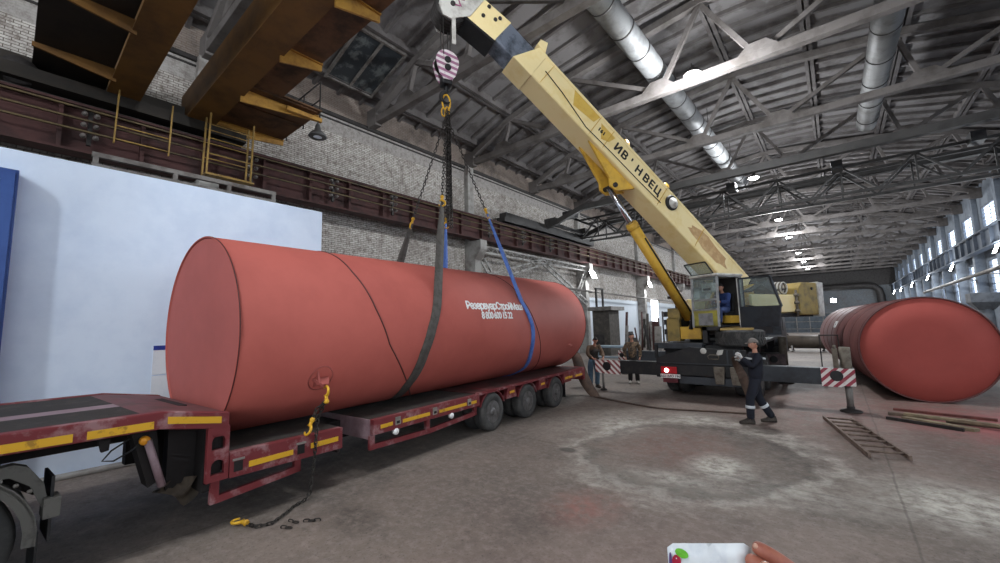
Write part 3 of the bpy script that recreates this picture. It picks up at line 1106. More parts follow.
tank = thing('storage_tank', 'long red primed steel tank lying on the lowboy trailer under the crane slings', 'tank', (-6.9, 6.3, 0.8))
TCs = TC
mb = MB()
mb.lathe(TC, Ta, [(TRAD - .012, .05), (TRAD - .012, 0), (TRAD, 0), (TRAD, TL), (TRAD - .012, TL), (TRAD - .012, TL - .05)], 96)
mb.f = mb.f[:-2]; mb.s = mb.s[:-2]; mb.mi = mb.mi[:-2]
mb.build('shell', M_red, tank)
MB().lathe(TC, Ta, [(TRAD - .02, .02), (TRAD - .02, .04)], 96).build('end_plate', M_redcap, tank)
MB().lathe(TC, Ta, [(TRAD - .02, TL - .04), (TRAD - .02, TL - .02)], 96).build('end_plate', M_redcap, tank)


def interp(tab, x):
    for (a, va), (b, vb) in zip(tab, tab[1:]):
        if x <= b:
            return va + (vb - va) * (x - a) / (b - a)
    return tab[-1][1]


for tab, r_ in (([(-60, 1.5), (20, 1.62), (47, 1.69), (77, 1.91), (101, 2.16), (140, 2.91), (175, 3.6)], .013),
                ([(-60, 5.7), (23, 5.93), (63, 6.16), (90, 6.5), (140, 7.3), (175, 7.8)], .011)):
    pts = [TS(interp(tab, d), d, TRAD) for d in range(-60, 176, 4)]
    MB().path(pts, r_, 6).build('weld_seam', M_seam, tank)
for s in (0.012, TL - .012):
    MB().path([TS(s, d, TRAD + .002) for d in range(0, 360, 5)], .008, 6, closed=True).build('rim_seam', M_seam, tank)
# lug with a pad plate, low on the near side
lc = TS(1.1, 119)
n_ = (Tu * math.cos(math.radians(119)) + Tr * math.sin(math.radians(119)))
t_ = (n_.cross(Ta)).normalized()
lug = MB().path([TS(1.1 + .17 * math.cos(k * PI / 10), 119 + 8 * math.sin(k * PI / 10), TRAD + .004) for k in range(20)], .01, 6, closed=True)
lug.prism([lc + Ta * -.12 - t_ * .02, lc + Ta * .12 - t_ * .02, lc + Ta * .03 + n_ * .17 - t_ * .02, lc - Ta * .05 + n_ * .17 - t_ * .02], t_ * .04)
lug.prism([lc + Ta * -.08 - t_ * .13, lc - Ta * .08 + t_ * .13, lc - Ta * .08 + n_ * .13], Ta * .02)
lug.build('lifting_lug', M_redcap, tank)
l2 = TS(8.5, 118)
MB().prism([l2 - Ta * .1, l2 + Ta * .1, l2 + n_ * .12], t_ * .04).build('lifting_lug', M_redcap, tank)


def wraptext(s0, deg0):
    def w(x, y, z):
        return TS(s0 + x, deg0 - math.degrees(y / TRAD), TRAD + .006 + max(0, z) * 0.8)
    return w


text_mesh('РезервуарСтройМаш', .222, None, 'lettering', M_letter, tank, .003, None, .008, 0.83, wraptext(5.03, 75.0))
text_mesh('8 800 600 15 22', .20, None, 'lettering', M_letter, tank, .003, None, .008, 0.84, wraptext(5.0, 83.6))

# ------------------------------------------------------------------ second red tank
t2 = thing('storage_tank', 'red steel tank lying on the floor at the right with its round end facing us', 'tank', (1.676, 14.65, 0))
C2 = V((1.676, 14.65, 1.305))
A2 = V((math.sin(-.101), math.cos(-.101), 0))
R2, L2 = 1.305, 10.66
U2 = V((A2.y, -A2.x, 0))
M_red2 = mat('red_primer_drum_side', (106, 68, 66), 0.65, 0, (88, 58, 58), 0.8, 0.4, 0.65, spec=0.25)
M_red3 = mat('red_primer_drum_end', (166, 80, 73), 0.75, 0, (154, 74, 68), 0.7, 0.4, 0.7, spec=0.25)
mb = MB()
mb.lathe(C2, A2, [(R2 - .03, .06), (R2 - .03, 0), (R2, 0), (R2, L2), (R2 - .03, L2), (R2 - .03, L2 - .06)], 96)
mb.f = mb.f[:-2]; mb.s = mb.s[:-2]; mb.mi = mb.mi[:-2]
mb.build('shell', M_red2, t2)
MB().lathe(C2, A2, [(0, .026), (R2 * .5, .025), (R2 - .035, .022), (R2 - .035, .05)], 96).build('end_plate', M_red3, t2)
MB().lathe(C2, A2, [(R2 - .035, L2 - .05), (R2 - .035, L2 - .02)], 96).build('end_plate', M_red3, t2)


def S2(s, deg, rad=R2):
    p = math.radians(deg)
    return C2 + A2 * s + (V((0, 0, 1)) * math.cos(p) + U2 * math.sin(p)) * rad


for s in (.16, 1.5, 3.0, 4.5, 6.0, 7.5, 9.0):
    MB().path([S2(s, d, R2) for d in range(0, 360, 5)], .014, 6, closed=True).build('weld_seam', M_seam, t2)
text_mesh('РСМ', .34, None, 'lettering', M_letter, t2, .003, None, .01, 1.0,
          lambda x, y, z: S2(5.6 - x, -69 + math.degrees(y / R2), R2 + .006 + max(0, z)))
# ------------------------------------------------------------------ lowboy trailer
TH = -.065
tO, ta, tr = V((-5.66, 6.58, 0)), V((math.sin(TH), math.cos(TH), 0)), V((math.cos(TH), -math.sin(TH), 0))


def T(s, u, z):
    return tO + ta * (s - 6.58) + tr * (u - 1.25) + V((0, 0, z))


M_tred = mat('worn_trailer_red', (112, 42, 46), 0.6, 0.05, (148, 110, 112), 3.2, 0.52, 0.64, spec=0.35)
M_tplate = mat('scuffed_red_deck_plate', (112, 70, 72), 0.65, 0.1, (92, 66, 64), 3.0, 0.45, 0.6)
M_tdeck = mat('dark_antislip_deck', (50, 47, 44), 0.85, 0, (66, 62, 56), 4, 0.5, 0.65, bump=0.3)
M_tpink = mat('faded_pink_steel', (150, 128, 134), 0.6, 0.1, (128, 102, 108), 3)
M_tdark = mat('trailer_underside', (32, 27, 27), 0.8, 0, (22, 19, 19), 2)
M_yel = mat('yellow_reflective_tape', (214, 164, 40), 0.4, 0, (160, 118, 40), 6, 0.58, 0.66)
M_rubber = mat('dusty_tyre_rubber', (58, 58, 58), 0.85, 0, (82, 80, 78), 5, 0.45, 0.65)
M_rim = mat('grey_wheel_rim', (104, 102, 102), 0.55, 0.3, (72, 68, 66), 8)
M_lead = mat('dull_metal_ring', (150, 146, 140), 0.5, 0.4)
trl = thing('lowboy_trailer', 'dark red three-axle lowboy trailer with yellow tape carrying the red tank', 'trailer', tuple(T(6, 0, 0)), -TH)


def tprofile(poly, u0, u1):
    return MB().prism([T(s, u0, z) for s, z in poly], tr * (u1 - u0))


goose = [(-4.5, 1.42), (1.06, 1.375), (1.66, 1.265), (1.66, 1.09), (1.46, 1.12), (1.04, 1.205), (-4.5, 1.25)]
for u0, u1 in ((1.13, 1.25), (-1.25, -1.13)):
    tprofile(goose, u0, u1).build('gooseneck_beam', M_tred, trl, bevel=.01)
for u0, u1, m in ((.32, 1.13, M_tdeck), (.02, .32, M_tpink), (-1.13, .02, M_tdeck)):
    tprofile([(-4.5, 1.405), (.92, 1.365), (.92, 1.32), (-4.5, 1.36)], u0, u1).build('gooseneck_deck', m, trl)
tprofile([(.92, 1.365), (1.06, 1.365), (1.66, 1.255), (1.66, 1.21), (.92, 1.32)], -1.13, 1.13).build('slope_plate', M_tplate, trl)
for s0, s1 in ((-.6, .43), (.52, .99), (1.1, 1.58)):
    za = 1.29 if s1 < 1 else 1.245
    zb = 1.275 if s1 < 1 else 1.165
    zf = (lambda s: 1.395 - .0086 * (s + 4.5) - .09) if s1 < 1.03 else (lambda s: 1.375 - .183 * (s - 1.06) - .085)
    MB().prism([T(s0, 1.25, zf(s0) - .035), T(s1, 1.25, zf(s1) - .035), T(s1, 1.25, zf(s1) + .035), T(s0, 1.25, zf(s0) + .035)], tr * .006).build('reflective_tape', M_yel, trl)
# drop plate with two oval holes
mb = MB()
for s0, s1, z0, z1 in ((1.46, 1.50, .55, 1.12), (1.63, 1.67, .55, 1.12), (1.5, 1.63, .55, .62), (1.5, 1.63, .78, .88), (1.5, 1.63, 1.02, 1.12)):
    mb.prism([T(s0, 1.19, z0), T(s1, 1.19, z0), T(s1, 1.19, z1), T(s0, 1.19, z1)], tr * .06)
for zc in (.62, .88):
    for k in range(6):
        a0, a1 = PI * k / 6, PI * (k + 1) / 6
        zt = zc + .09
        mb.prism([T(1.565 - .065 * math.cos(a0), 1.19, zt + .065 * math.sin(a0)), T(1.565 - .065 * math.cos(a1), 1.19, zt + .065 * math.sin(a1)),
                  T(1.565 - .065 * math.cos(a1), 1.19, zc + .165), T(1.565 - .065 * math.cos(a0), 1.19, zc + .165)], tr * .06)
mb.build('drop_plate', M_tred, trl)
tprofile([(1.45, .45), (1.62, .45), (1.62, 1.22), (1.45, 1.2)], -1.2, 1.18).build('bulkhead', M_tdark, trl)
tprofile([(-4.5, 1.0), (1.5, 1.0), (1.5, 1.3), (-4.5, 1.34)], -.45, .45).build('neck_beam', M_tdark, trl)
for u in (-.75, .35, .8):
    tprofile([(1.2, .5), (1.45, .5), (1.45, 1.15), (1.2, 1.15)], u, u + .14).build('bulkhead_rib', M_tdark, trl)
tprofile([(1.6, .42), (11.0, .46), (11.0, .72), (1.6, .70)], -.42, .42).build('centre_beam', M_tdark, trl)


def slots(mb_list):
    pass


def side_rail(s0, s1, zb0, zb1, zt0, zt1):
    for u0, u1 in ((1.15, 1.25), (-1.25, -1.15)):
        tprofile([(s0, zb0), (s1, zb1), (s1, zt1), (s0, zt0)], u0, u1).build('side_rail', M_tred, trl, bevel=.008)


side_rail(1.68, 3.08, .54, .52, .82, .80)
tprofile([(1.62, .74), (3.08, .74), (3.08, .795), (1.62, .805)], -1.15, 1.15).build('front_deck', M_tdeck, trl)
tprofile([(3.06, .45), (3.1, .45), (3.1, .79), (3.06, .79)], -1.15, 1.15).build('section_end', M_tdark, trl)
for s in (1.77, 2.49):
    MB().prism([T(s - .045, 1.25, .6), T(s + .045, 1.25, .6), T(s + .045, 1.25, .71), T(s - .045, 1.25, .71)], tr * .008).build('pocket', M_tdark, trl)
    MB().bar(T(s - .06, 1.255, .73), T(s + .06, 1.255, .73), .02).build('lashing_ring', M_lead, trl)
side_rail(3.6, 6.12, .57, .58, .795, .805)
side_rail(9.78, 11.1, .6, .62, .835, .86)
for u0, u1 in ((1.15, 1.25), (-1.25, -1.15)):
    tprofile([(6.12, .775), (9.78, .80), (9.78, .85), (6.12, .82)], u0, u1).build('side_rail', M_tred, trl)
tprofile([(3.6, .72), (6.1, .735), (6.1, .80), (3.6, .79)], -1.15, 1.15).build('middle_deck', M_tdeck, trl)
M_rdeck = mat('worn_red_rear_deck', (92, 52, 52), 0.6, 0.1, (62, 48, 46), 2.2, 0.42, 0.6)
tprofile([(6.1, .79), (11.1, .82), (11.1, .86), (6.1, .82)], -1.15, 1.15).build('rear_deck', M_rdeck, trl)
tprofile([(3.58, .5), (3.64, .5), (3.64, .79), (3.58, .79)], -1.22, 1.16).build('section_front', M_tpink, trl)
for s0, s1, z in ((1.88, 2.39, .645), (2.62, 3.01, .665)):
    MB().prism([T(s0, 1.25, z - .035), T(s1, 1.25, z - .03), T(s1, 1.25, z + .03), T(s0, 1.25, z + .03)], tr * .006).build('reflective_tape', M_yel, trl)
for s0, s1 in ((3.72, 3.95), (4.15, 4.75), (4.98, 5.72), (5.86, 6.02), (9.85, 10.3), (10.5, 10.95)):
    MB().prism([T(s0, 1.25, .645), T(s1, 1.25, .65), T(s1, 1.25, .705), T(s0, 1.25, .70)], tr * .006).build('reflective_tape', M_yel, trl)
for s in (4.05, 4.87, 5.8):
    MB().prism([T(s - .05, 1.25, .64), T(s + .05, 1.25, .64), T(s + .05, 1.25, .76), T(s - .05, 1.25, .76)], tr * .012).build('lashing_plate', M_lead, trl)
    MB().prism([T(s - .03, 1.262, .66), T(s + .03, 1.262, .66), T(s + .03, 1.262, .7), T(s - .03, 1.262, .7)], tr * .004).build('pocket', M_tdark, trl)
for s in (4.02, 5.3):
    MB().lathe(T(s, 1.2, .54), tr, [(.0, 0), (.05, .0), (.05, .06), (0, .07)], 10).build('side_lamp', M_letter, trl)
# under-run guards
for pts in ([(1.6, .54), (1.6, .31), (2.51, .38), (2.51, .58)], [(3.64, .56), (3.64, .36), (4.78, .34), (6.06, .41), (6.06, .58)], [(4.78, .34), (4.78, .58)]):
    mb = MB()
    for (a, za), (b, zb) in zip(pts, pts[1:]):
        mb.prism([T(a, 1.16, za), T(b, 1.16, zb), T(b + (0 if a != b else -.08), 1.16, zb + (.075 if a != b else 0)), T(a + (0 if a != b else -.08), 1.16, za + (.075 if a != b else 0))], tr * .06)
    mb.build('side_guard', M_tred, trl)


def wheel(c, axis, R, w, parent, studs=10, tread=True):
    """tyre with sidewall shape, rim and hub as a sub-part; c = centre of the outer face"""
    axis = V(axis).normalized()
    ri = R * .58
    prof = [(ri, .01), (ri + .02, -.005), (R * .8, -.012), (R * .93, .0), (R * .985, .03), (R, .06), (R, -.0 + w - .06), (R * .985, w - .03), (R * .93, w), (ri + .02, w), (ri, w - .02), (ri, .01)]
    t = MB()
    t.lathe(c, -axis, prof, 36)
    t.f = t.f[:-2]; t.s = t.s[:-2]; t.mi = t.mi[:-2]
    if tread:
        for k in (.3, .5, .7):
            t.lathe(V(c) - axis * (w * k), -axis, [(R - .002, -.012), (R + .006, -.008), (R + .006, .008), (R - .002, .012)], 36)
            t.f = t.f[:-2]; t.s = t.s[:-2]; t.mi = t.mi[:-2]
    ty = t.build('tyre', M_rubber, parent)
    m = MB()
    m.lathe(c, -axis, [(ri, .0), (ri, .03), (ri * .93, .05), (ri * .86, .11), (ri * .62, .1), (ri * .55, .06), (ri * .38, .05), (ri * .36, .0), (ri * .22, -.02), (0, -.02)], 28)
    x, y, _ = basis(axis)
    for k in range(studs):
        a = 2 * PI * k / studs
        p = V(c) + (x * math.cos(a) + y * math.sin(a)) * ri * .72
        m.lathe(p - axis * .1, axis, [(.016, 0), (.016, .03), (0, .032)], 6)
    m.build('rim', M_rim, ty)
    return ty


for s in (6.56, 7.93, 9.33):
    wheel(T(s, 1.25, .385), tr, .385, .24, trl)
    wheel(T(s, .95, .385), tr, .385, .24, trl)
    wheel(T(s, -1.25, .385), -tr, .385, .24, trl)
    MB().tube(T(s, -1.1, .385), T(s, 1.1, .385), .07, 12).build('axle', M_tdark, trl)
    mb = MB()
    for k in range(9):
        a0, a1 = math.radians(20 + 15.5 * k), math.radians(20 + 15.5 * (k + 1))
        q = []
        for rr in (.425, .445):
            q.append([T(s + rr * math.cos(a), .7, .385 + rr * math.sin(a)) for a in (a0, a1)])
        mb.prism([q[0][0], q[0][1], q[1][1], q[1][0]], tr * .55)
    mb.build('mudguard', M_tred, trl)
    MB().prism([T(s + .48, 1.15, .56), T(s + .9, 1.15, .57), T(s + .82, 1.15, .8), T(s + .56, 1.15, .79)], tr * .1).build('wheel_gap_panel', M_tred, trl)
    MB().prism([T(s + .62, 1.25, .66), T(s + .8, 1.25, .665), T(s + .8, 1.25, .715), T(s + .62, 1.25, .71)], tr * .006).build('reflective_tape', M_yel, trl)
MB().prism([T(9.83, .75, .18), T(9.83, 1.25, .18), T(9.83, 1.25, .7), T(9.83, .75, .7)], ta * .015).build('mud_flap', M_black, trl)
tprofile([(11.05, .5), (11.15, .5), (11.15, .86), (11.05, .86)], -1.25, 1.25).build('rear_bumper', M_tred, trl)
for u in (-1.0, .7):
    MB().prism([T(11.15, u, .58), T(11.15, u + .3, .58), T(11.15, u + .3, .72), T(11.15, u, .72)], ta * .03).build('tail_lamp', M_rust, trl)
# landing leg with hydraulic ram behind the gooseneck
lg = MB()
lg.prism([T(.86, .85, 1.2), T(1.06, .85, 1.2), T(1.12, .85, .68), T(1.02, .85, .62)], tr * .22)
lgo = lg.build('landing_leg', M_tdark, trl)
MB().tube(T(.98, 1.12, 1.1), T(1.12, 1.12, .62), .035, 10).build('hydraulic_ram', M_tpink, lgo)
MB().lathe(T(.96, 1.1, 1.1), tr, [(0, 0), (.045, .0), (.045, .03), (.03, .05), (0, .055)], 14).build('marker_lamp', mat('amber_lens', (224, 150, 40), 0.3), lgo)
MB().path([T(.85, 1.1, 1.14), T(.72, 1.1, 1.06), T(.66, 1.1, .98), T(.74, 1.1, .96), T(.86, 1.1, 1.02), T(.95, 1.1, 1.1)], .008, 6).build('air_hose', M_black, lgo)
MB().prism([T(.62, 1.0, 1.22), T(.72, 1.0, 1.22), T(.71, 1.0, 1.06), T(.66, 1.0, 1.05)], tr * .06).build('hanging_bracket', M_tdark, trl)
# crumpled dirty tarpaulin hanging under the neck
M_tarp = mat('dirty_tarpaulin', (78, 68, 58), 0.9, 0, (54, 48, 42), 6)
mb = MB()
rnd = random.Random(5)
gx, gz = 9, 6
vs = []
for i in range(gx):
    for j in range(gz):
        u = i / (gx - 1); w = j / (gz - 1)
        z = .6 - w * (.12 + .2 * max(0, 1 - abs(u - .62) * 3.2)) + rnd.uniform(-.015, .015)
        vs.append(T(1.12 + u * .42, .95 + .1 * math.sin(i * 1.3 + j) + rnd.uniform(-.03, .03), z))
fs = [(i * gz + j, i * gz + j + 1, (i + 1) * gz + j + 1, (i + 1) * gz + j) for i in range(gx - 1) for j in range(gz - 1)]
mb.add(vs, fs, True)
mb.add([v + tr * -.015 for v in vs], [tuple(reversed(f)) for f in fs], True)
mb.build('tarpaulin', M_tarp, None, 'crumpled dirty tarpaulin hanging under the trailer gooseneck', None, 0, None, 'tarpaulin')

# ------------------------------------------------------------------ rear of the truck tractor at the lower left corner
tk = thing('truck_tractor', 'rear wheel and dark mudguard of the truck tractor at the lower left corner', 'truck', tuple(T(-.6, 0, 0)), -TH)
M_guard = mat('dark_plastic_mudguard', (88, 86, 82), 0.6, 0, (58, 56, 54), 5, 0.5, 0.66)
wheel(T(-.33, 1.12, .5), tr, .5, .3, tk)
wheel(T(-.33, -1.12, .5), -tr, .5, .3, tk)
MB().tube(T(-.33, -1, .5), T(-.33, 1, .5), .1, 12).build('axle', M_tdark, tk)
mb = MB()
for k in range(14):
    a0, a1 = math.radians(-8 + 12 * k), math.radians(-8 + 12 * (k + 1))
    q = [[T(-.33 + rr * math.cos(a), .55, .5 + rr * math.sin(a)) for a in (a0, a1)] for rr in (.585, .61)]
    mb.prism([q[0][0], q[0][1], q[1][1], q[1][0]], tr * .62)
for k in range(14):
    a0, a1 = math.radians(-8 + 12 * k), math.radians(-8 + 12 * (k + 1))
    q = [[T(-.33 + rr * math.cos(a), 1.14, .5 + rr * math.sin(a)) for a in (a0, a1)] for rr in (.53, .6)]
    mb.prism([q[0][0], q[0][1], q[1][1], q[1][0]], tr * .03)
mb.build('mudguard', M_guard, tk)
for u in (.3, -.45):
    tprofile([(-4.5, .75), (.1, .75), (.1, 1.0), (-4.5, 1.0)], u, u + .12).build('frame_rail', M_tdark, tk)
tprofile([(-.5, 1.0), (.1, 1.02), (.22, 1.0), (.3, .82), (.26, .78), (.05, .95)], .75, .95).build('mudguard_bracket', M_tdark, tk)
tprofile([(-.6, 1.02), (.12, 1.1), (.2, 1.06), (.3, .9), (.34, .7), (.3, .7), (.22, .9), (.1, 1.0)], 1.0, 1.12).build('wing_edge', M_guard, tk)
for s, z in ((.05, .99), (.14, .93), (.22, .86)):
    MB().lathe(T(s, 1.12, z), tr, [(.018, 0), (.018, .012), (0, .014)], 8).build('bolt', M_lead, tk)
MB().prism([T(.34, .75, .42), T(.34, 1.15, .42), T(.34, 1.15, .95), T(.34, .75, .95)], ta * .02).build('tail_panel', M_black, tk)
tprofile([(.3, .62), (.4, .62), (.4, .78), (.3, .78)], 1.0, 1.2).build('tail_lamp', M_guard, tk)
MB().prism([T(.28, .7, .12), T(.28, 1.1, .12), T(.28, 1.1, .5), T(.28, .7, .5)], ta * .015).build('mud_flap', M_black, tk)
tprofile([(-2.2, .95), (-.9, .95), (-.9, 1.12), (-2.2, 1.12)], -.5, .5).build('fifth_wheel', M_tdark, tk)
# ------------------------------------------------------------------ truck crane
M_cream = mat('sun_bleached_cream_yellow', (238, 218, 164), 0.5, 0.0, (226, 198, 126), 1.1, 0.5, 0.72, spec=0.35)
M_cyel = mat('crane_yellow', (206, 164, 62), 0.5, 0.05, (164, 126, 58), 2.2, 0.48, 0.72, spec=0.35)
M_olive = mat('grimy_olive_yellow', (150, 128, 70), 0.6, 0.05, (112, 98, 62), 3)
M_cabyel = mat('cab_lime_yellow', (176, 168, 78), 0.5, 0.05, (138, 134, 74), 3)
M_cblack = mat('carrier_black_paint', (28, 28, 30), 0.55, 0.1, (46, 44, 42), 3.5, 0.5, 0.7)
M_cdark = mat('carrier_slate_paint', (56, 60, 66), 0.55, 0.1, (40, 42, 46), 2.2)
M_greyw = mat('off_white_paint', (196, 194, 188), 0.55, 0, (160, 154, 148), 4)
M_cabgrey = mat('cab_grey_panel', (148, 150, 152), 0.5, 0.1, (120, 120, 120), 5)
M_boom2 = mat('boom_inner_graphite', (118, 126, 140), 0.35, 0.3, (66, 72, 82), 3, spec=0.6)
M_chrome = mat('polished_rod', (196, 196, 200), 0.15, 0.95, (170, 170, 176), 6)
M_glass = glass('cab_glass', (224, 232, 232), 0.12, 0.06)
M_rope = mat('steel_rope', (70, 68, 66), 0.5, 0.5)
M_rustpad = mat('greyish_rusty_iron', (112, 105, 95), 0.7, 0.2, (84, 74, 64), 6)


def stripes(name, c1, c2, freq, ax):
    t = NT(name)
    co = t.coords('Object')
    sep = t.node('ShaderNodeSeparateXYZ')
    t.link(co, sep.inputs[0])
    s = t.math('ADD', t.math('MULTIPLY', sep.outputs[0], ax[0]), t.math('ADD', t.math('MULTIPLY', sep.outputs[1], ax[1]), t.math('MULTIPLY', sep.outputs[2], ax[2])))
    fr = t.math('FRACT', t.math('MULTIPLY', s, freq))
    st = t.math('GREATER_THAN', fr, 0.5)
    c = t.mix(st, srgb(*c1), srgb(*c2))
    nz = t.noise(co, 9, 4)
    c = t.mix(t.math('MULTIPLY', t.ramp(nz, .55, .7), .5), c, srgb(120, 112, 108))
    t.link(c, t.b.inputs['Base Color'])
    t.b.inputs['Roughness'].default_value = 0.55
    return t.m


M_strR = stripes('red_white_hazard_stripes', (222, 216, 212), (150, 48, 66), 7.5, (-.72, 0, .72))
M_strL = stripes('red_white_hazard_stripes_left', (222, 216, 212), (140, 70, 72), 7.5, (.72, 0, .72))
M_strHook = stripes('faded_pink_stripes', (216, 208, 208), (150, 98, 128), 8.0, (.4, -.4, -.85))

CT = V((-3, 14.5, 0))
cd, cl = V((-.4408, -.8976, 0)), V((.8976, -.4408, 0))
el = math.atan(.777)
Be = cd * math.cos(el) + V((0, 0, 1)) * math.sin(el)
Bn = cd * -math.sin(el) + V((0, 0, 1)) * math.cos(el)
P0 = CT + cd * -1.12 + V((0, 0, 3.7))
SF = lambda a, l, z: CT + cd * a + cl * l + V((0, 0, z))
BF = lambda t, u, v: P0 + Be * t + cl * u + Bn * v

tc = thing('truck_crane', 'yellow truck crane with raised telescopic boom and striped outriggers', 'crane', (-3, 16, 0))
# carrier
for x in (-3.5, -2.6):
    MB().box((x, 12.2, .75), (x + .14, 21.5, 1.1)).build('frame_rail', M_cblack, tc)
MB().box((-4.2, 13.4, 1.42), (-1.75, 20.2, 1.5)).box((-4.2, 12.2, 1.42), (-2.9, 13.4, 1.5)).box((-4.2, 12.15, 1.38), (-2.9, 12.25, 1.54)).build('deck', M_cdark, tc, bevel=.01)
for y in (12.5, 15.5, 17.2, 19.5):
    MB().box((-4.0, y, 1.1), (-2.0, y + .2, 1.46)).build('cross_member', M_cblack, tc)
mb = MB()
mb.prism([(-4.12, 12.02, .95), (-1.85, 12.02, .95), (-1.85, 12.02, 1.37), (-2.75, 12.02, 1.4), (-3.2, 12.02, 1.44), (-4.12, 12.02, 1.12)], (0, .08, 0))
rp = mb.build('rear_panel', M_cblack, tc, bevel=.01)
MB().box((-4.15, 12.0, .66), (-1.85, 12.2, .95)).build('rear_beam', M_cblack, tc, bevel=.015)
MB().box((-3.5, 11.97, .44), (-1.85, 12.1, .64)).build('bumper', M_cdark, tc, bevel=.01)
MB().box((-4.15, 12.02, 1.12), (-4.07, 12.1, 1.5)).build('corner_post', M_cblack, tc)
MB().lathe((-2.85, 12.02, 1.335), (0, -1, 0), [(.0, .014), (.075, .012), (.08, 0)], 20).build('round_plate', M_greyw, rp, label='white round plate')
MB().prism([(-2.55, 12.0, 1.22), (-2.4, 12.0, 1.25), (-2.36, 12.0, 1.38), (-2.5, 12.0, 1.36)], (0, .02, 0)).build('white_patch', M_greyw, rp)
hp = [V((-2.72, 12.0, 1.13)), V((-2.5, 12.0, 1.13)), V((-2.48, 12.0, 1.2)), V((-2.53, 12.0, 1.24)), V((-2.7, 12.0, 1.24)), V((-2.75, 12.0, 1.2))]
MB().path(hp, .014, 8, closed=True).build('grab_handle', M_rustpad, rp)
for x in (-2.28, -2.12, -2.0):
    MB().bar((x, 12.0, .98), (x, 12.0, 1.36), .03).build('panel_rib', M_cdark, rp)
MB().box((-4.0, 12.0, .98), (-2.2, 12.03, 1.0)).build('panel_ledge', M_cdark, rp)
M_tail = NT('red_tail_lens')
M_tail.b.inputs['Base Color'].default_value = srgb(130, 24, 32)
M_tail.b.inputs['Roughness'].default_value = .25
M_tail.b.inputs['Emission Color'].default_value = srgb(255, 40, 50)
M_tail.b.inputs['Emission Strength'].default_value = .06
M_tail = M_tail.m
tl_ = MB().box((-3.98, 11.93, .7), (-3.55, 12.0, .89)).build('tail_lamp', M_tail, tc, bevel=.02)
MB().lathe((-3.82, 11.93, .79), (0, -1, 0), [(.06, -.01), (.055, .012), (0, .018)], 16).build('lit_bulb', emit('lit_red_bulb', (255, 170, 170), 14), tl_)
point(None, (-3.82, 11.8, .79), .25, .06, (1, .15, .15))
M_reddull = mat('dull_red_reflector', (96, 36, 44), .4)
MB().box((-3.95, 11.99, .45), (-3.55, 12.05, .57)).build('reflector', M_reddull, tc)
pl_ = MB().box((-4.0, 11.95, .58), (-3.47, 11.965, .685)).build('number_plate', M_letter, tc)
M_ink = mat('black_ink', (24, 24, 26), .6)
text_mesh('А551МО 196', .095, Matrix.Translation((-3.735, 11.945, .598)) @ Matrix.Rotation(PI / 2, 4, 'X'), 'lettering', M_ink, pl_, .002, None, .001, .98)
for x0, x1 in ((-2.6, -2.35), (-2.22, -1.98)):
    mb = MB().box((x0, 11.85, .8), (x1, 11.97, .94)).prism([(x0 + .03, 11.85, .5), (x1 - .03, 11.85, .5), (x1, 11.85, .8), (x0, 11.85, .8)], (0, .1, 0))
    mb.box((x0 + .05, 11.83, .55), (x1 - .05, 11.85, .72))
    mb.build('support_pad', M_rustpad, tc, bevel=.015)
# rear outrigger beams: housing, extended beams, striped end plates, jacks
MB().box((-4.2, 12.2, .56), (-1.72, 12.62, 1.0)).build('outrigger_housing', M_cblack, tc, bevel=.015)
MB().box((-5.9, 12.23, .6), (-4.2, 12.58, .98)).build('outrigger_beam', M_cblack, tc, bevel=.01)
MB().box((-1.72, 12.23, .6), (.2, 12.58, .98)).build('outrigger_beam', M_cdark, tc, bevel=.01)


def hazard(poly, yv, m, hole, r, tcx):
    """striped plate with a round dark opening"""
    o = MB().prism([(x, yv, z) for x, z in poly], (0, .03, 0)).build('hazard_plate', m, tcx)
    MB().lathe((hole[0], yv, hole[1]), (0, -1, 0), [(r, -.005), (r + .015, .004), (r + .015, .012), (r, .014)], 24).lathe((hole[0], yv + .0, hole[1]), (0, -1, 0), [(0, .004), (r, .003)], 24).build('opening', M_black, o)
    return o


hazard([(-.4, .575), (-.06, .565), (.0, .6), (.21, .6), (.21, .985), (-.4, .99)], 12.18, M_strR, (-.12, .82), .105, tc)
hazard([(-6.13, .62), (-5.98, .58), (-5.3, .56), (-5.3, .985), (-6.13, .985)], 12.18, M_strL, (-5.73, .8), .12, tc)


def jack(x, y, ztop, parent, thick=.125):
    j = MB().tube((x, y, .6), (x, y, ztop), thick, 20).build('jack_cylinder', M_rustpad, parent)
    MB().tube((x, y, .04), (x, y, .62), thick * .62, 16).build('jack_rod', M_gsteel, parent)
    MB().lathe((x, y, .0), (0, 0, 1), [(thick * 1.9, 0), (thick * 2, .02), (thick * 1.6, .05), (.09 * thick / .125, .07), (.09 * thick / .125, .12), (0, .13)], 20).build('foot_pad', M_dsteel, parent)
    return j


jack(.07, 12.4, 1.46, tc, .105)
MB().box((-.16, 12.3, .98), (-.06, 12.5, 1.42)).tube((-.11, 12.4, 1.42), (-.11, 12.4, 1.5), .03, 8).build('jack_bracket', M_rustpad, tc)
jack(-6.0, 12.44, .95, tc, .055)
# front outriggers
MB().box((-4.2, 16.6, .56), (-1.6, 17.0, 1.0)).build('outrigger_housing', M_cblack, tc)
MB().box((-7.0, 16.63, .6), (-4.2, 16.95, .98)).build('outrigger_beam', M_cdark, tc)
hazard([(-7.25, .6), (-6.95, .57), (-6.95, .985), (-7.25, .985)], 16.58, M_strL, (-7.1, .8), .08, tc)
hazard([(-1.95, .6), (-1.42, .57), (-1.42, .985), (-1.95, .985)], 16.52, mat('hazard_dirty', (98, 82, 84), .6, 0, (70, 60, 62), 6), (-1.75, .8), .1, tc)
jack(-7.05, 16.8, 1.1, tc, .1)
jack(-1.5, 16.8, 1.55, tc, .12)
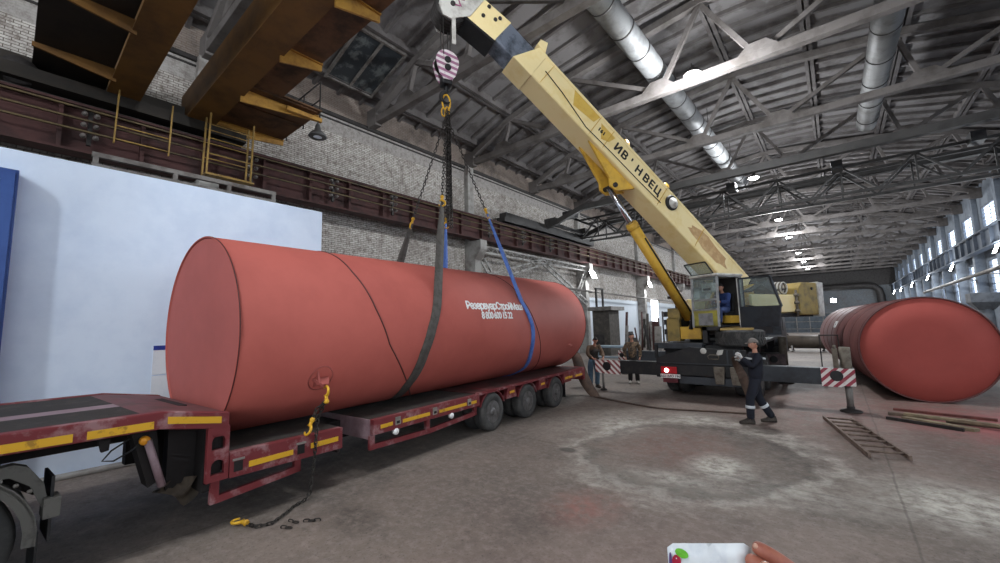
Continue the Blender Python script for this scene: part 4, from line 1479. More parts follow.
# wheels
for y in (13.5, 14.9, 19.6):
    for s, x in ((-1, -4.2), (1, -1.75)):
        wheel((x, y, .53), (s, 0, 0), .53, .3, tc)
        if y < 16:
            wheel((x - s * .34, y, .53), (s, 0, 0), .53, .28, tc)
    MB().tube((-4.0, y, .53), (-1.95, y, .53), .1, 12).build('axle', M_cblack, tc)
# carrier cab at the far end
cc = MB().prism([(-4.15, 20.4, .7), (-4.15, 22.4, .7), (-4.15, 22.5, 1.6), (-4.15, 22.2, 2.5), (-4.15, 20.4, 2.5)], (2.35, 0, 0)).build('driver_cab', M_cdark, tc, bevel=.04)
MB().box((-4.17, 20.9, 1.65), (-4.14, 21.9, 2.3)).box((-1.81, 20.9, 1.65), (-1.78, 21.9, 2.3)).box((-3.9, 20.38, 1.7), (-2.1, 20.41, 2.3)).build('cab_window', M_black, cc)
# spare wheel lying on the tail
sp = wheel((-2.08, 12.75, 1.87), (0, 0, 1), .58, .42, tc)
mb = MB()
for k in range(36):
    a = 2 * PI * k / 36
    r_ = V((math.cos(a), math.sin(a), 0))
    t_ = V((-math.sin(a), math.cos(a), 0))
    c_ = V((-2.08, 12.75, 0)) + r_ * .575
    for z0, z1, s in ((1.5, 1.65, .03), (1.68, 1.83, -.03)):
        mb.prism([c_ + t_ * (-.03 + s) + V((0, 0, z0)), c_ + t_ * (.03 + s) + V((0, 0, z0)), c_ + t_ * (.03 - s) + V((0, 0, z1)), c_ + t_ * (-.03 - s) + V((0, 0, z1))], r_ * .022)
mb.build('tread', M_rubber, sp, kind=None)
MB().box((-2.9, 12.3, 1.54), (-2.78, 12.5, 1.98)).box((-2.9, 12.3, 1.88), (-2.45, 12.5, 1.98)).build('tyre_carrier', M_cblack, tc)
MB().box((-2.5, 12.3, 1.88), (-1.7, 12.55, 1.93)).build('plank', mat('yellow_plank', (188, 158, 92), .6), tc)
# small equipment at the tail, left of the turntable
MB().box((-4.12, 13.2, 1.54), (-3.75, 13.7, 2.25)).box((-3.95, 13.2, 2.25), (-3.75, 13.7, 2.27)).build('hydraulic_tank', M_olive, tc, bevel=.02)
MB().box((-4.08, 13.2, 2.2), (-3.72, 13.7, 2.55)).build('engine_hood', M_olive, tc, bevel=.02)
MB().box((-3.74, 13.2, 1.6), (-3.15, 13.6, 1.98)).prism([(-3.5, 13.2, 1.98), (-3.15, 13.2, 1.98), (-3.15, 13.2, 2.15), (-3.4, 13.2, 2.15)], (0, .4, 0)).build('valve_cover', M_cyel, tc, bevel=.02)
MB().path([(-3.85, 13.4, 2.5), (-3.85, 13.4, 2.78), (-3.88, 13.38, 2.86), (-3.98, 13.34, 2.9), (-4.08, 13.3, 2.9)], .045, 12).build('exhaust_pipe', M_dsteel, tc)
for z in (1.75, 2.05, 2.3):
    MB().box((-4.24, 13.3, z), (-4.14, 13.5, z + .16)).build('marker_bracket', M_black, tc)
# turntable and superstructure
MB().lathe(CT + V((0, 0, 1.5)), (0, 0, 1), [(.8, 0), (.8, .14), (.72, .16), (.72, .3), (.0, .3)], 40).build('turntable', M_cblack, tc)
MB().fbox(SF, (-1.0, -1.15, 1.72), (.9, 1.15, 1.92)).fbox(SF, (-3.2, -1.1, 2.2), (-.9, 1.12, 2.32)).fbox(SF, (-1.0, -.9, 1.9), (-.8, .9, 2.25)).build('slew_platform', M_cblack, tc)
for l in (-.5, .44):
    MB().prism([SF(-2.3, l, 1.92), SF(.7, l, 1.92), SF(.1, l, 2.3), SF(-.7, l, 3.2), SF(-1.3, l, 3.3), SF(-2.0, l, 2.4)], cl * .06).build('boom_support', M_cyel, tc)
MB().fbox(SF, (-2.25, 1.08, 2.35), (-.1, 1.18, 2.9)).build('side_panel', M_cream, tc, bevel=.02)
MB().fbox(SF, (-2.25, -1.18, 2.35), (-.1, -1.08, 2.9)).build('side_panel', M_cream, tc, bevel=.02)
MB().fbox(SF, (-.9, -.9, 1.92), (-.2, .3, 2.3)).build('machinery_box', M_cblack, tc)
cw = MB().prism([SF(-2.3, -1.25, 2.25), SF(-3.3, -1.25, 2.25), SF(-3.3, -1.25, 3.3), SF(-2.5, -1.25, 3.3), SF(-2.3, -1.25, 3.12)], cl * 2.5).build('counterweight', M_olive, tc, bevel=.03)
MB().prism([SF(-3.3, -1.28, 2.2), SF(-3.55, -1.28, 2.2), SF(-3.6, -1.28, 3.3), SF(-3.3, -1.28, 3.33)], cl * 2.56).build('counterweight_slab', M_greyw, cw)
MB().lathe(SF(-3.0, 1.25, 3.1), cl, [(.05, 0), (.05, .02), (0, .02)], 10).build('lifting_eye', M_black, cw)
dr = MB().lathe(SF(-1.5, .35, 3.05), cl, [(.34, 0), (.34, .05), (.2, .06), (.2, .5), (.34, .51), (.34, .56)], 28).build('winch_drum', M_cblack, tc)
MB().lathe(SF(-1.5, .45, 3.05), cl, [(.25 + .0, 0)] + [(.25 + (.012 if k % 2 else 0), .012 * k) for k in range(1, 30)] + [(.24, .37)], 28).build('wound_rope', M_rope, dr)
for k in range(5):
    c_ = SF(-1.7 - .04 * k, .95 + .03 * k, 3.12)
    MB().path([c_ + cd * (.17 * math.cos(a)) + V((0, 0, .18 * math.sin(a))) for a in [PI * 2 * i / 18 for i in range(18)]], .022, 6, closed=True).build('hose_coil', M_rustpad if k % 2 else M_greyw, tc)
for k in range(6):
    MB().path([SF(-.5, .6 + .06 * k, 3.0), SF(-.8, .7 + .07 * k, 3.15 + .03 * (k % 3)), SF(-1.3, .75 + .05 * k, 3.02), SF(-2.0, .8 + .05 * k, 3.1), SF(-2.3, .85, 2.9)], .025, 6).build('hydraulic_hose', M_black, tc)
mb = MB().tube(SF(-2.2, 1.22, 2.2), SF(-2.2, 1.22, 3.05), .035, 8)
for z in (2.35, 2.6, 2.85):
    mb.lathe(SF(-2.2, 1.22, z), (0, 0, 1), [(.07, 0), (.08, .03), (.07, .08), (.035, .09)], 10)
mb.build('valve_stack', M_rustpad, tc)

# operator cab
LW0, LW1, A0, A1, Z0, Z1 = .3, 1.15, .3, 1.35, 1.95, 3.42
cab = MB().fbox(SF, (A0, LW0, Z0), (A1, LW1, Z0 + .06)).build('cab_floor', M_cblack, tc)
mb = MB()
for a, l in ((A0, LW0), (A0, LW1), (A1, LW0), (A1, LW1)):
    mb.bar(SF(a, l, Z0), SF(a - (.06 if a == A1 else 0), l, Z1), .06, .06)
for p_, q_ in ((SF(A0, LW0, Z1), SF(A0, LW1, Z1)), (SF(A1 - .06, LW0, Z1), SF(A1 - .06, LW1, Z1)), (SF(A0, LW0, Z1), SF(A1 - .06, LW0, Z1)), (SF(A0, LW1, Z1), SF(A1 - .06, LW1, Z1)),
               (SF(A1 - .03, LW0, 2.75), SF(A1 - .03, LW1, 2.75)), (SF(A1 - .01, LW0, 2.46), SF(A1 - .01, LW1, 2.46))):
    mb.bar(p_, q_, .05, .05)
mb.build('cab_frame', M_cabgrey, cab)
MB().fbox(SF, (A1 - .03, LW0, Z0), (A1, LW1, 2.44)).build('front_panel', M_cabyel, cab, bevel=.01)
MB().fbox(SF, (A1, LW0 + .2, Z0 + .06), (A1 + .012, LW1 - .18, 2.36)).build('front_plate', M_cabgrey, cab)
MB().prism([SF(A1 - .015, LW0 + .03, 2.46), SF(A1 - .015, LW1 - .03, 2.46), SF(A1 - .065, LW1 - .03, Z1 - .03), SF(A1 - .065, LW0 + .03, Z1 - .03)], cd * .008).build('windscreen', M_glass, cab)
MB().fbox(SF, (A0, LW0, Z0), (A1 - .04, LW0 + .03, 2.5)).build('side_wall', M_cabyel, cab)
MB().prism([SF(A0 + .03, LW0, 2.5), SF(A1 - .08, LW0, 2.5), SF(A1 - .1, LW0, Z1 - .04), SF(A0 + .03, LW0, Z1 - .04)], cl * .008).build('side_window', M_glass, cab)
MB().fbox(SF, (A0, LW0, Z0), (A0 + .03, LW1, Z1)).build('rear_wall', M_dsteel, cab)
MB().fbox(SF, (A0 - .05, LW0 - .05, Z1), (A1 + .02, LW1 + .06, Z1 + .07)).build('cab_roof', M_greyw, cab, bevel=.02)
mb = MB()
hq = [SF(A1 - .05, LW0 + .02, Z1 + .08), SF(A1 - .05, LW1 - .1, Z1 + .08), SF(A1 + .1, LW1 - .22, Z1 + .42), SF(A1 + .1, LW0 - .1, Z1 + .42)]
for i in range(4):
    mb.bar(hq[i], hq[(i + 1) % 4], .035)
mb.build('roof_window_frame', M_black, cab)
MB().prism(hq, Bn * .005).build('roof_window', M_glass, cab)
MB().fbox(SF, (A1 - .32, LW0 + .3, 2.98), (A1 - .08, LW1 - .2, 3.24)).fbox(SF, (A1 - .078, LW0 + .34, 3.12), (A1 - .07, LW1 - .24, 3.2)).build('control_box', M_greyw, cab)
MB().fbox(SF, (A1 - .075, LW0 + .36, 3.02), (A1 - .068, LW1 - .24, 3.09)).build('instrument_row', M_black, cab)
MB().fbox(SF, (A1 - .3, LW0 + .1, Z0 + .06), (A1 - .1, LW1 - .15, 2.5)).build('console', M_cblack, cab)
for l in (.5, .75):
    MB().tube(SF(1.05, l, 2.4), SF(1.0, l, 2.75), .012, 8).lathe(SF(1.0, l, 2.75), (0, 0, 1), [(0, -.02), (.025, 0), (0, .03)], 8).build('lever', M_black, cab)
MB().fbox(SF, (.36, .42, 2.28), (.8, .95, 2.4)).fbox(SF, (.33, .42, 2.4), (.42, .95, 2.95)).build('seat', M_cblack, cab, bevel=.03)
MB().fbox(SF, (.42, .8, 2.06), (.78, 1.12, 2.28)).build('seat_base', M_cyel, cab, bevel=.02)
# open door
HA, HL = .42, 1.17
DF = lambda x, y, z: SF(HA, HL, 0) + cl * x + cd * (y + .0) + V((0, 0, z))
door = MB().prism([DF(0, 0, 1.93), DF(1.08, 0, 1.95), DF(1.16, 0, 2.48), DF(0, 0, 2.5)], cd * .05).build('cab_door', M_cdark, cab, bevel=.01)
mb = MB()
dq = [DF(.02, .02, 2.5), DF(1.16, .02, 2.48), DF(.92, .02, 3.32), DF(.02, .02, 3.34)]
for i in range(4):
    mb.bar(dq[i], dq[(i + 1) % 4], .055, .05)
mb.bar(DF(.14, .02, 2.5), DF(.14, .02, 3.33), .03)
mb.build('door_frame', M_cdark, door)
MB().prism(dq, cd * .006).build('door_glass', M_glass, door)
MB().bar(DF(.0, .0, 1.93), DF(.0, 0, 3.36), .1, .06).build('door_post', M_greyw, cab)
MB().tube(DF(.2, .06, 2.55), DF(.45, .06, 2.52), .015, 8).build('door_handle', M_black, door)

# lift cylinder
ca = V(SF(1.15, 0, 2.25))
cb = BF(5.5, 0, -1.3)
cdir = (cb - ca)
MB().tube(ca, ca + cdir * .74, .165, 24).lathe(ca + cdir * .7, cdir, [(.178, 0), (.178, .14), (.1, .15)], 24).build('lift_cylinder', M_cyel, tc)
MB().tube(ca + cdir * .6, cb, .085, 20).build('piston_rod', M_chrome, tc)
MB().path([ca + cdir * .05 + cl * .17, ca + cdir * .3 + cl * .2, ca + cdir * .62 + cl * .17], .025, 8).build('cylinder_pipe', M_cblack, tc)
for l in (-.25, .19):
    MB().prism([SF(.75, l, 1.9), SF(1.45, l, 1.9), SF(1.3, l, 2.35), SF(1.1, l, 2.4)], cl * .06).build('cylinder_clevis', M_cblack, tc)
for u in (-.26, .18):
    MB().prism([BF(6.9, u, -.85), BF(4.9, u, -.85), BF(5.35, u, -1.38), BF(5.6, u, -1.42), BF(5.75, u, -1.25)], cl * .08).build('cylinder_lug', M_cyel, tc, bevel=.02)
MB().lathe(BF(5.5, -.3, -1.3), cl, [(.07, 0), (.07, .62), (0, .63)], 14).build('lug_pin', M_dsteel, tc)

# boom
b1 = MB().fbox(BF, (-.35, -.35, -.85), (9.5, .35, 0)).build('boom_base_section', M_cream, tc, bevel=.02)
for u in (.352, -.364):
    mb = MB()
    for v in (-.05, -.79):
        mb.fbox(BF, (0, u, v - .04), (9.4, u + .012, v + .04))
    mb.build('edge_strip', M_cream, b1)
M_scorch = mat('worn_brown_patch', (186, 148, 100), .6, 0, (206, 172, 122), 5)
mb = MB()
pts = []
rnd = random.Random(3)
for k in range(18):
    a = 2 * PI * k / 18
    rr = 1 + rnd.uniform(-.18, .18)
    pts.append(BF(1.75 + .95 * rr * math.cos(a), .352, -.38 + .24 * rr * math.sin(a)))
mb.prism(pts, cl * .002)
mb.build('worn_patch', M_scorch, b1)
M_ochrep = mat('fresh_yellow_patch', (214, 178, 86), .5, 0, (206, 164, 70), 4)
for t0, t1, v0, v1 in ((7.0, 8.1, -.02, -.5), (6.3, 6.9, -.2, -.6)):
    MB().prism([BF(t0, .352, v0), BF(t1, .352, v0), BF(t1 - .25, .352, v1), BF(t0 + .1, .352, v1 + .12)], cl * .002).build('yellow_patch', M_ochrep, b1)
for t0 in (2.2, 4.05, 6.45, 7.0, 8.9):
    MB().bar(BF(t0, .36, -.03), BF(t0 + .02, .36, -.82), .02, .006, Bn).build('weld_line', M_cyel, b1)
mb = MB().path([BF(4.0, .37, -.62), BF(5.0, .37, -.66), BF(6.2, .37, -.68), BF(7.2, .37, -.72), BF(8.3, .37, -.5), BF(9.0, .37, -.42)], .012, 6)
mb.build('boom_cable', M_cblack, b1)
for t0 in (4.08, 5.92):
    MB().lathe(BF(t0, .2, .03), cl, [(.03, 0), (.13, .01), (.13, .1), (.03, .12)], 16).lathe(BF(t0, .3, .03), cl, [(.0, .03), (.05, .03), (.05, .0)], 12).build('guide_lug', M_cyel, b1)
MB().lathe(BF(3.68, .35, -.32), cl, [(.23, 0), (.235, .05), (.19, .07)], 28).build('winch_cover', M_cblack, b1)
MB().lathe(BF(3.66, .35, -.32), cl, [(.17, .06), (.16, .1), (.06, .12), (.05, .16), (0, .165)], 24).build('cover_cap', M_greyw, b1)
place = lambda t, v: Matrix((tuple(-Be) + (0,), tuple(Bn) + (0,), tuple(cl) + (0,), (0, 0, 0, 1))).transposed()
def boomtext(s, t, v, size, name='lettering'):
    M = place(0, 0)
    M.translation = BF(t, .353, v)
    text_mesh(s, size, M, name, M_ink, b1, .002, None, .013, 1.15)
boomtext('ИВ', 5.93, -.5, .36)
boomtext("'", 5.5, -.5, .36)
boomtext('Н', 5.15, -.5, .36)
boomtext('ВЕЦ', 4.55, -.5, .36)
boomtext('161', 6.75, -.45, .16)
mb = MB().prism([BF(9.2, -.365, .015), BF(9.5, -.365, .015), BF(9.86, -.365, -.87), BF(9.2, -.365, -.87)], cl * .73)
mb.build('boom_collar', M_cream, tc, bevel=.02)
MB().prism([BF(9.3, .2, 0), BF(9.6, .2, 0), BF(9.62, .2, .2), BF(9.42, .2, .3)], cl * .18).build('collar_roller', M_cream, tc)
MB().fbox(BF, (9.0, -.29, -.84), (10.75, .29, -.1)).build('boom_inner_section', M_boom2, tc, bevel=.04)
bt = MB().prism([BF(10.45, -.3, -.9), BF(10.45, -.3, -.08), BF(11.3, -.3, -.2), BF(11.35, -.3, -1.05), BF(11.0, -.3, -1.0)], cl * .6).build('boom_tip', M_cream, tc, bevel=.02)
MB().prism([BF(10.43, -.305, -.89), BF(11.0, -.305, -.98), BF(11.36, -.305, -1.03), BF(11.37, -.305, -1.1), BF(10.43, -.305, -.97)], cl * .61).build('tip_underside', M_cblack, bt)
for t0, v0 in ((11.1, -.28), (11.05, -.62), (10.72, -.28), (10.78, -.42)):
    MB().lathe(BF(t0, .3, v0), cl, [(.05, 0), (.05, .03), (.0, .035)], 12).build('bolt', M_dsteel, bt)
for u in (.28, -.32):
    MB().prism([BF(t, u, v) for t, v in ((11.25, -.95), (11.3, -.15), (11.7, -.2), (12.05, -.55), (12.1, -1.0), (11.95, -1.35), (11.7, -1.5), (11.5, -1.42), (11.4, -1.2))], cl * .04).build('head_plate', M_greyw, bt)
M_pinkmark = mat('pink_scribble', (170, 90, 130), .6)
MB().path([BF(11.75, .325, -.6), BF(11.6, .325, -.75), BF(11.72, .325, -.85), BF(11.55, .325, -.95), BF(11.68, .325, -1.05)], .02, 6).build('paint_mark', M_pinkmark, bt)
for k in range(5):
    MB().lathe(BF(11.72, -.24 + .1 * k, -1.08), cl, [(.1, 0), (.42, .0), (.42, .02), (.36, .035), (.36, .055), (.42, .07), (.42, .09), (.1, .09)], 28).build('head_sheave', M_dsteel, bt)
MB().lathe(BF(11.72, -.36, -1.08), cl, [(.06, 0), (.06, .72), (0, .72)], 14).build('sheave_pin', M_dsteel, bt)
hx = V((-6.9, 6.5, 0))
for k in range(4):
    o_ = cl * (-.19 + .13 * k) + cd * (.12 if k % 2 else -.12)
    MB().tube(hx + o_ + V((0, 0, 9.75)), hx + o_ * .8 + V((0, 0, 8.75)), .012, 6).build('hoist_rope', M_rope, tc)
lw = hx + cl * .3 - cd * .12
MB().bar(lw + V((0, 0, 9.75)), lw + V((0, 0, 8.98)), .1, .025, cl).build('limit_weight', M_greyw, bt)
MB().path([BF(11.2, .1, -.05), BF(9.5, .1, .12), BF(5, .1, .05), BF(-.2, .1, .12), SF(-1.5, .6, 3.3)], .012, 6).build('hoist_rope', M_rope, tc)
# ------------------------------------------------------------------ hook block, chain sling, textile straps
hb_ = thing('hook_block', 'pink-striped hook block hanging on ropes under the boom head', 'hook', (-6.9, 6.5, 7.9))
hc = V((-6.9, 6.5, 8.55))
nrm = (cl * .8 - V((0, 0, .0)) + cd * .0).normalized()
hs = cd
HF = lambda x, y, z: hc + hs * x + nrm * y + V((0, 0, z))
for y in (-.16, .13):
    pts = [HF(.29 * math.cos(a), y, .05 + .29 * math.sin(a)) for a in [math.radians(-20 + 11 * k) for k in range(21)]]
    pts += [HF(-.2, y, -.3), HF(-.1, y, -.42), HF(.1, y, -.42), HF(.2, y, -.3)]
    MB().prism(pts, nrm * .03).build('side_plate', M_strHook, hb_)
    for z in (.08, -.12):
        MB().lathe(HF(0, y + (.03 if y > 0 else 0), z), nrm * (1 if y > 0 else -1), [(.08, 0), (.08, .03), (.05, .035), (0, .03)], 16).build('pin', M_black, hb_)
for y in (-.11, -.03, .05):
    MB().lathe(HF(0, y, .06), nrm, [(.05, 0), (.27, .0), (.22, .03), (.27, .06), (.05, .06)], 24).build('sheave', M_dsteel, hb_)
MB().fbox(HF, (-.13, -.14, -.52), (.13, .14, -.3)).build('trunnion', M_black, hb_, bevel=.03)
hk = []
for k in range(15):
    a = math.radians(100 - 20 * k)
    hk.append(HF(.0 + .13 * math.cos(a), 0, -.82 + .14 * math.sin(a)))
MB().path([HF(0, 0, -.5), HF(0, 0, -.62)] + hk[:14], [.06, .055] + [.055 - .0008 * k * k * .3 for k in range(14)], 10).build('hook', M_black, hb_)

M_chain = mat('dark_chain_steel', (52, 48, 46), .45, .6, (74, 70, 66), 8)
M_hookyel = mat('yellow_hook_paint', (222, 172, 46), .4, .1, (184, 138, 40), 8)


def chain_mb(pts, pitch=.085, wire=.01, wide=.028):
    """links along a polyline"""
    pts = [V(p) for p in pts]
    seg = []
    tot = 0
    for a, b in zip(pts, pts[1:]):
        seg.append((tot, (b - a).length, a, b))
        tot += (b - a).length
    n = max(1, int(tot / pitch))
    mb = MB()
    for k in range(n):
        s = (k + .5) * tot / n
        for s0, L, a, b in seg:
            if s <= s0 + L + 1e-6:
                break
        c = a + (b - a) * ((s - s0) / max(L, 1e-6))
        d = (b - a).normalized()
        x, y, _ = basis(d)
        side = x if k % 2 else y
        h = pitch * .5
        link = []
        for i in range(10):
            t = 2 * PI * i / 10
            link.append(c + d * (h * math.cos(t) + (.012 if math.cos(t) > 0 else -.012)) + side * (wide * math.sin(t)))
        mb.path(link, wire, 5, closed=True)
    return mb


sl = thing('chain_sling', 'four-leg lifting chain sling with yellow hooks hanging from the hook block', 'chain sling', (-6.9, 6.5, 7.5))
top = V((-6.9, 6.5, 7.52))
ml = [top + cd * (.1 * math.cos(a)) + V((0, 0, .09 + .2 * math.sin(a))) for a in [2 * PI * k / 20 for k in range(20)]]
MB().path(ml, .022, 8, closed=True).build('master_link', M_hookyel, sl)
for k, o_ in enumerate((cl * .07, cl * -.07, cd * .07)):
    c_ = top + o_ + V((0, 0, -.17))
    MB().path([c_ + (cl if k % 2 else cd) * (.05 * math.cos(a)) + V((0, 0, .11 * math.sin(a))) for a in [2 * PI * i / 14 for i in range(14)]], .018, 8, closed=True).build('sub_link', M_hookyel, sl)
bt_ = top + V((0, 0, -.27))
SURF = dict(gf=TS(3.3, 66, 1.34), gb=TS(4.1, -66, 1.34), bf=TS(6.02, 62, 1.34), bb=TS(6.0, -62, 1.34))
CLIP = {}
for nm, tt in (('gf', .43), ('gb', .40), ('bf', .43), ('bb', .43)):
    CLIP[nm] = SURF[nm] + (top - SURF[nm]) * tt


def clip_hook(c, d, name='leg_hook', parent=None, m=None, k=1.0):
    """clevis hook pointing along d"""
    d = V(d).normalized()
    x, y, _ = basis(d)
    pts = [c - d * .12 * k, c - d * .04 * k]
    for i in range(11):
        a = math.radians(120 - 27 * i)
        pts.append(c + d * (.05 * k - .075 * k * math.sin(a)) * 1.0 + x * (.07 * k * math.cos(a)))
    mb = MB().path(pts, [.026 * k, .028 * k] + [.026 * k - .0011 * i * k for i in range(11)], 8)
    mb.lathe(c - d * .15 * k, d, [(.03 * k, 0), (.045 * k, .03 * k), (.03 * k, .07 * k)], 10)
    return mb.build(name, m or M_hookyel, parent)


for nm in ('gf', 'gb', 'bf', 'bb'):
    dirn = (CLIP[nm] - top).normalized()
    chain_mb([bt_, CLIP[nm] - dirn * .1]).build('chain_leg', M_chain, sl)
    clip_hook(CLIP[nm], dirn, 'leg_hook', sl)
# spare chain doubled up and hanging straight down
for k, (o_, zb) in enumerate(((cl * .1 + cd * .02, 4.6), (cl * .16 - cd * .05, 4.45), (cl * .22 + cd * .05, 4.5), (cl * .04 - cd * .06, 4.9))):
    a_ = top + o_ * .7 + V((0, 0, -.2))
    b_ = V((top.x + o_.x, top.y + o_.y, zb))
    chain_mb([a_, b_], .085, .013, .034).build('spare_chain', M_chain, sl)

M_strapg = mat('grey_webbing', (84, 80, 76), .8, 0, (66, 62, 58), 9)
M_strapb = mat('blue_webbing', (84, 118, 190), .75, 0, (66, 98, 170), 7)
M_strapb2 = M_strapb


def strap(front, back, table, width, m, name, label):
    """basket strap: clip - tangent - under the tank - tangent - clip"""
    L, R, D = [], [], []

    def st(c, side, out):
        L.append(c - side * width / 2)
        R.append(c + side * width / 2)
        D.append(out * .012)
    cf, cb = CLIP[front], CLIP[back]
    f0 = TS(interp(table, 66), 66, TRAD + .006)
    n0 = (Tu * math.cos(math.radians(66)) + Tr * math.sin(math.radians(66)))
    for k in range(5):
        w = k / 5
        c = cf + (f0 - cf) * w
        sc = .35 + .65 * min(1, w * 2.5)
        w_, width_keep = sc, width
        L.append(c - Ta * width * sc / 2); R.append(c + Ta * width * sc / 2); D.append(n0 * .012)
    for dg in range(66, 295, 6):
        n = (Tu * math.cos(math.radians(dg)) + Tr * math.sin(math.radians(dg)))
        st(TS(interp(table, dg), dg, TRAD + .006 if abs(dg - 180) > 14 else TRAD + .002), Ta, n)
    n1 = (Tu * math.cos(math.radians(294)) + Tr * math.sin(math.radians(294)))
    b0 = TS(interp(table, 294), 294, TRAD + .006)
    for k in range(1, 6):
        w = k / 5
        c = b0 + (cb - b0) * w
        sc = 1 - .65 * max(0, w * 2.5 - 1.5)
        L.append(c - Ta * width * sc / 2); R.append(c + Ta * width * sc / 2); D.append(n1 * .012)
    MB().ribbon(L, R, D).build(name, m, None, label, None, 0, 'straps cradling the red tank', 'strap')


strap('gf', 'gb', [(60, 3.36), (68, 3.28), (90, 3.05), (107, 2.93), (138, 2.86), (180, 3.0), (240, 3.5), (294, 4.1), (300, 4.15)], .21, M_strapg, 'lifting_strap', 'dark grey webbing strap cradling the red tank, left of its lettering')
strap('bf', 'bb', [(60, 6.0), (66, 6.08), (91, 6.34), (118, 6.5), (146, 6.82), (180, 6.7), (240, 6.3), (294, 6.0), (300, 6.0)], .16, M_strapb, 'lifting_strap', 'blue webbing strap cradling the red tank, right of its lettering')
# chain hanging from the lug to the floor
lp = lc + n_ * .16
ch = thing('chain', 'dark chain with yellow hooks hanging from the tank lug down to the floor', 'chain', (-5.3, 2.3, 0))
dn = V((.12, -.02, -1)).normalized()
clip_hook(lp + dn * .12, -dn, 'hook', ch, None, .85)
cpts = [lp + dn * .1, lp + V((.06, -.1, -.32))]
near = T(2.79, 1.3, 0)
h1 = T(2.72, 1.29, .84)
chain_mb([lp + dn * .2, V((-5.42, 2.72, 1.0)), V((-5.36, 2.68, .86)), V((-5.36, 2.66, .5)), V((-5.38, 2.62, .1)), V((-5.40, 2.58, .02)), V((-5.32, 2.40, .02)), V((-5.18, 2.22, .02)), V((-5.07, 2.05, .02)), V((-5.12, 1.92, .02)), V((-5.28, 1.86, .02))], .052, .0075, .018).build('chain_run', M_chain, ch)
clip_hook(V((-5.37, 1.83, .035)), (-.9, -.3, 0), 'hook', ch, None, .8)
chain_mb([lp + dn * .2, lp + V((.03, -.14, -.3)), lp + V((.04, -.2, -.42))], .052, .0075, .018).build('chain_run', M_chain, ch)
clip_hook(lp + V((.05, -.24, -.5)), (.05, -.5, -1), 'hook', ch, None, .8)
for p_, q_ in ((V((-5.0, 2.2, .012)), V((-4.86, 2.24, .012))), (V((-4.84, 2.3, .012)), V((-4.72, 2.42, .012))), (V((-4.9, 2.08, .012)), V((-4.8, 2.14, .012)))):
    chain_mb([p_, q_], .052, .0075, .018).build('chain_scrap', M_chain, ch)
# ------------------------------------------------------------------ people
M_skin = mat('skin', (186, 138, 116), .55, 0, (172, 120, 100), 14, spec=.3)
M_lip = mat('lip', (150, 92, 84), .5)
M_eyew = mat('eye_white', (224, 220, 214), .3)
M_eyed = mat('eye_dark', (34, 26, 22), .3)
M_hair = mat('dark_brown_hair', (40, 30, 26), .7, 0, (28, 22, 20), 20)
M_shoe = mat('dark_work_boot', (44, 38, 34), .7, 0, (66, 58, 52), 10)
M_shoel = mat('light_dusty_shoe', (150, 146, 140), .7, 0, (120, 112, 106), 10)


def skin_shape(nodes, edges, root=0, sub=2):
    """smooth branching surface around a skeleton: nodes = [(point, radius or (rx, ry))]"""
    me = bpy.data.meshes.new('skeleton')
    me.from_pydata([tuple(n[0]) for n in nodes], edges, [])
    o = bpy.data.objects.new('skeleton', me)
    COL.objects.link(o)
    sk = o.modifiers.new('skin', 'SKIN')
    sk.use_smooth_shade = True
    sk.branch_smoothing = .6
    sv = me.skin_vertices[0].data
    for i, n in enumerate(nodes):
        r = n[1]
        sv[i].radius = r if isinstance(r, tuple) else (r, r)
        sv[i].use_root = (i == root)
    ss = o.modifiers.new('subdivision', 'SUBSURF')
    ss.levels = sub
    ss.render_levels = sub
    dg = bpy.context.evaluated_depsgraph_get()
    dg.update()
    ev = bpy.data.meshes.new_from_object(o.evaluated_get(dg))
    vs = [v.co.copy() for v in ev.vertices]
    fs = [tuple(p.vertices) for p in ev.polygons]
    bpy.data.meshes.remove(ev)
    bpy.data.objects.remove(o)
    bpy.data.meshes.remove(me)
    return vs, fs


def hand_nodes(wrist, d, palm_n, side, curl=.5, k=1.0):
    """five fingers rooted in the palm. d = direction of the hand, palm_n = way the palm faces,
    side = +1 when the thumb lies on palm_n x d"""
    d, n = V(d).normalized(), V(palm_n).normalized()
    s = n.cross(d).normalized() * side
    n = d.cross(s).normalized() * (1 if d.cross(s).dot(n) > 0 else -1)
    nodes, edges = [], []

    def add(p, r, par):
        nodes.append((p, r * k))
        edges.append((par, len(nodes) - 1))
        return len(nodes) - 1
    w = V(wrist)
    palm = add(w + d * .05 * k, (.030, .018)[0] * .8, -1)
    lens = (.072, .08, .075, .058)
    for i in range(4):
        off = (.030 - .02 * i)
        kn = add(w + d * (.092 - .004 * abs(i - 1)) * k + s * off * k, .0105, palm)
        a1 = curl * .9
        p1 = nodes[kn][0] + (d * math.cos(a1) + n * math.sin(a1)) * lens[i] * .5 * k
        j = add(p1, .0092, kn)
        a2 = curl * 2.1
        p2 = p1 + (d * math.cos(a2) + n * math.sin(a2)) * lens[i] * .32 * k
        j2 = add(p2, .0085, j)
        a3 = curl * 2.9
        add(p2 + (d * math.cos(a3) + n * math.sin(a3)) * lens[i] * .24 * k, .0075, j2)
    t1 = add(w + d * .035 * k + s * .036 * k + n * .012 * k, .0125, palm)
    t2 = add(nodes[t1][0] + (d * .7 + s * .6 + n * .3 * (1 + curl)).normalized() * .036 * k, .0105, t1)
    add(nodes[t2][0] + (d * .9 + s * .05 + n * .5 * (1 + curl)).normalized() * .03 * k, .0088, t2)
    return nodes, edges


